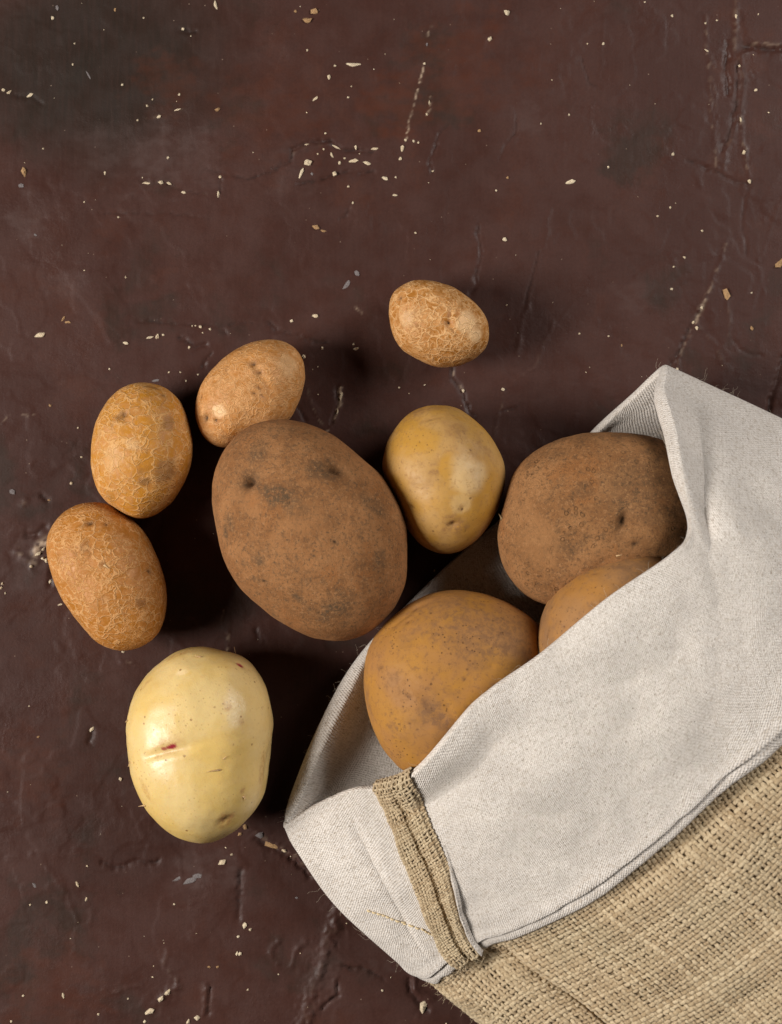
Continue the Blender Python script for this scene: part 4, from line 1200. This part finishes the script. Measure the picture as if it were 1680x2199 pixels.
def weave(s_of, t_of, nu, nv, pitch, offset, name, mat, amp=.21, width=.455, flat=.6, sub=3, jitter=.12, parent=sack, seed=0, ext=None):
    """nu yarns along v, nv yarns along u, over-under; s_of(u,v), t_of(u,v) give the cloth position, offset(u,v) its lift"""
    r = np.random.default_rng(100 + seed)
    lines, rad, nor, tone = [], [], [], []
    ju = r.normal(size=nu) * jitter
    jv = r.normal(size=nv) * jitter
    for along in (0, 1):
        n_main, n_cross = (nu, nv) if along == 0 else (nv, nu)
        fr = np.linspace(-.4, n_cross - .6, int((n_cross) * sub))
        M_, C_ = np.meshgrid(np.arange(n_main), fr, indexing='ij')
        wob = jitter * 1.4 * fbm(np.stack([M_ * 3.7 + 50 * along, C_ / 9.0, 0 * C_ + seed], -1), 2)
        Mj = M_ + (ju if along == 0 else jv)[:, None] + wob
        U, W_ = (Mj, C_) if along == 0 else (C_, Mj)
        s, t = s_of(U, W_), t_of(U, W_)
        p, n_, d = frame(s, t)
        ph = np.cos(math.pi * (C_ + M_ + (0 if along == 0 else 1)))
        h = offset(U, W_) + ph * amp * pitch
        p = p + SIGN * n_ * h[..., None]
        if ext is not None:
            p = p - d * ext(U, W_)[..., None]
        slub = 1 + .28 * fbm(np.stack([M_ * 5.1, C_ / 3.0, 0 * C_ + 9 + along], -1), 2)
        base_w = width * pitch * np.clip(r.normal(1, .13, n_main), .72, 1.35)
        tn = np.clip(r.normal(.55, .15, n_main), 0, 1)
        for i in range(n_main):
            lines.append(p[i])
            rad.append(base_w[i] * slub[i])
            nor.append(SIGN * n_[i])
            tone.append(tn[i])
    V, F, A = tubes(lines, rad, 5, flat, nor, tone)
    V[:, 2] = np.maximum(V[:, 2], .03)
    o = mesh_object(name, V, F, mat, parent, attrs={'tone': A})
    o['kind'] = 'stuff'
    return o


PITCH = .222
s_lo, s_hi = -.55, 13.4
ARC_H = arc_table(1.4)


def arc_at(s):
    s = np.asarray(s)
    return np.interp(s % 24, S_ALL, ARC_H) + np.floor(s / 24) * ARC_H[-1]


_sx = np.linspace(s_lo, s_hi, 900)
_ax = arc_at(_sx)
nu = int((_ax[-1] - _ax[0]) / PITCH)
t0 = .93
a0 = np.interp(t0, T_ALL, ARC_T)
nv = int((np.interp(2.86, T_ALL, ARC_T) - a0) / PITCH)


def bs(u, v):
    return np.interp(_ax[0] + u * PITCH, _ax, _sx)


def bt(u, v):
    return np.interp(a0 + v * PITCH, ARC_T, T_ALL)


wv = weave(bs, bt, nu, nv, PITCH, lambda u, v: .02 + 0 * u, 'burlap_weave', M_JUTE, seed=1)

# seam allowance of the sack showing on the cuff: two turned burlap edges with a groove between
SP = .165
seam_w = np.linalg.norm(surf(np.array([3.0]), np.array([.5])) - surf(np.array([4.0]), np.array([.5])))
n_su = int(seam_w / SP) + 1
n_sv = int((PER_T * 1.03 + .75) / SP)


def ss(u, v):
    return 3.02 + np.clip(u / (n_su - 1), -.05, 1.05) * .96


WRAP = .75


def st_(u, v):
    return np.clip(np.interp(np.maximum(v * SP - WRAP, 0), ARC_T, T_ALL), 0.001, 1.06)


def so(u, v):
    x = np.clip(u / (n_su - 1), 0, 1)
    h = .36 + .20 * sstep(0, .12, x) * sstep(.66, .54, x) + .26 * sstep(.60, .70, x) * sstep(1.02, .86, x)
    h -= .08 * np.exp(-((x - .62) / .06) ** 2)
    h -= .20 * sstep(.12, 0, x)
    h = .34 + (h - .34) * sstep(.3, 1.8, v * SP)
    a = np.clip(v * SP / WRAP, 0, 1) * math.pi
    return np.where(v * SP < WRAP, -.34 * np.cos(a), h)


def sx_(u, v):
    a = np.clip(v * SP / WRAP, 0, 1) * math.pi
    return .34 * np.sin(a)


weave(ss, st_, n_su, n_sv, SP, so, 'seam_strip', M_JUTE, amp=.26, width=.40, seed=2, ext=sx_)
# the same brown backing below the seam yarns
u_, v_ = np.meshgrid(np.linspace(0, n_su - 1, 40), np.linspace(0, n_sv - 1, 80))
ps = place(ss(u_, v_), st_(u_, v_), so(u_, v_) - .07 * sstep(.4, .9, v_ * SP), sx_(u_, v_) * .8)
mesh_object('seam_backing', ps.reshape(-1, 3), grid_faces(80, 40), M_BACKING, sack)
# the raw linen edge standing along the seam
k = np.linspace(.42, 1.03, 60)
ed = []
for x, o_ in ((3.97, .36), (3.985, .62), (4.03, .66), (4.06, .36)):
    taper = sstep(.40, .75, k)
    ed.append(place(np.full(60, x) + .012 * np.sin(k * 30), k, .34 + (o_ - .34) * taper))
ed = np.array(ed)
mesh_object('seam_edge', ed.reshape(-1, 3), grid_faces(4, 60), M_LIN, sack, uv=np.stack(np.meshgrid(k * 9, np.arange(4) * .15), -1).reshape(-1, 2))

# line of stitching across the small end of the cuff
M1C = (700, 1900, 2.1)


def on_cuff(x, y, lift, s_range, t_range=(0, 1.05)):
    """place on the cuff nearest to a traced position"""
    S_, T_ = np.meshgrid(np.linspace(*s_range, 90), np.linspace(*t_range, 90))
    q = place(S_, T_, np.full(S_.shape, .33))
    f = CAM_H / (CAM_H - q[..., 2])
    s = at(x, y, 0)
    dd = (q[..., 0] * f - s[0]) ** 2 + (q[..., 1] * f - s[1]) ** 2
    i = np.unravel_index(np.argmin(dd), dd.shape)
    return S_[i], T_[i]


pa = [on_cuff(*tp(M1C, x, y), .36, (0, 3.1)) for x, y in ((505, 898), (600, 925), (700, 960), (800, 998), (885, 1025))]
pa = np.array(pa)
m = Mat('stitch_thread')
M_THR = m.done(m.mix(m.noise(m.obj(), 12, 2), (.60, .46, .26), (.72, .58, .36)), .7, None, .25)
dash = 15
for i in range(dash):
    f = np.linspace(i / dash, (i + .78) / dash, 7)
    s = np.interp(f * 4, range(5), pa[:, 0])
    t = np.interp(f * 4, range(5), pa[:, 1])
    pp = place(s, t, .345 + .05 * np.sin(np.linspace(0, math.pi, 7)))
    V, F, A = tubes([pp], [.045 * np.array([.5, .9, 1, 1, 1, .9, .5])], 6)
    mesh_object('stitch', V, F, M_THR, sack)

# loose fibres standing off the linen and frayed ends at the seam
lines, rad = [], []


def hair(p, d, ln_, curl, r=.006):
    n_ = 9
    t = np.linspace(0, 1, n_)
    d = d / np.linalg.norm(d)
    a = rng.normal(size=3)
    a -= d * (a @ d)
    a /= np.linalg.norm(a)
    b = np.cross(a, d)
    q = p + d * ln_ * (t[:, None]) + a * (curl * ln_ * t[:, None] ** 2) + b * (curl * .5 * ln_ * np.sin(t * 5)[:, None] * t[:, None])
    q[:, 2] = np.maximum(q[:, 2], .06)
    lines.append(q)
    rad.append(r * np.linspace(1, .5, n_))


def hairs(n_, s_rng, t_rng, ln_rng, lean, off=.33, r=.006):
    sA, tA = rng.uniform(*s_rng, n_), rng.uniform(*t_rng, n_)
    pA, nA, dA = frame(sA, tA)
    for p, nn, d, t in zip(pA, nA, dA, tA):
        v = SIGN * nn + rng.normal(size=3) * .5 + lean * -d
        hair(p + SIGN * nn * off - (d * .1 if t < .01 else 0), v, rng.uniform(*ln_rng), rng.uniform(.2, 1.2), r)


hairs(60, (-1.2, .6), (0, 1.0), (.15, .55), .2)
hairs(70, (0, 13.5), (0, .004), (.12, .5), 1.0, .15)
hairs(40, (19.5, 24), (0, .004), (.15, .6), 1.0, .1)
hairs(50, (12.4, 14.2), (0, .9), (.15, .45), .1)
hairs(120, (.5, 12.5), (.05, 1.0), (.10, .35), 0)
hairs(60, (1, 10), (1.0, 1.05), (.10, .35), -1.0, .22)
for _ in range(9):      # tuft at the mouth, beside the brown potato
    s = rng.uniform(10.4, 11.4)
    p, nn, d = frame(np.array([s]), np.array([0.0]))
    hair(p[0], -d[0] + rng.normal(size=3) * .5, rng.uniform(.5, 1.1), rng.uniform(.3, 1.0), .007)
V, F, A = tubes(lines, rad, 3)
m = Mat('fibre')
M_FIB = m.done(m.mix(m.noise(m.obj(), 1.5, 2), (.60, .52, .42), (.45, .36, .26)), .7, None, .2)
o = mesh_object('loose_fibres', V, F, M_FIB, sack)
o['kind'] = 'stuff'
lines, rad = [], []


def frays(n_, s_rng, t_rng, lift, along, stand, spread, ln_rng, curl, r):
    pA, nA, dA = frame(rng.uniform(*s_rng, n_), rng.uniform(*t_rng, n_))
    for p, nn, d in zip(pA, nA, dA):
        hair(p + SIGN * nn * rng.uniform(*lift), d * along + SIGN * nn * stand + rng.normal(size=3) * spread, rng.uniform(*ln_rng), rng.uniform(0, curl), r)


frays(60, (3.0, 4.05), (1.0, 1.06), (.2, .5), 1.0, -.2, .3, (.25, .6), .5, .018)
frays(120, (4.0, 11.0), (1.04, 1.08), (.05, .2), 1.0, 0, .5, (.1, .35), .7, .009)
frays(1500, (-.3, 11.5), (1.05, 2.2), (.09, .11), 0, .35, .7, (.12, .5), .9, .0075)
frays(160, (2.98, 4.02), (0, 1.03), (.5, .54), 0, .5, .7, (.1, .4), .9, .0075)
V, F, A = tubes(lines, rad, 3)
o = mesh_object('frayed_yarn', V, F, M_JUTE, sack, attrs={'tone': np.full(len(V), .9)})
o['kind'] = 'stuff'
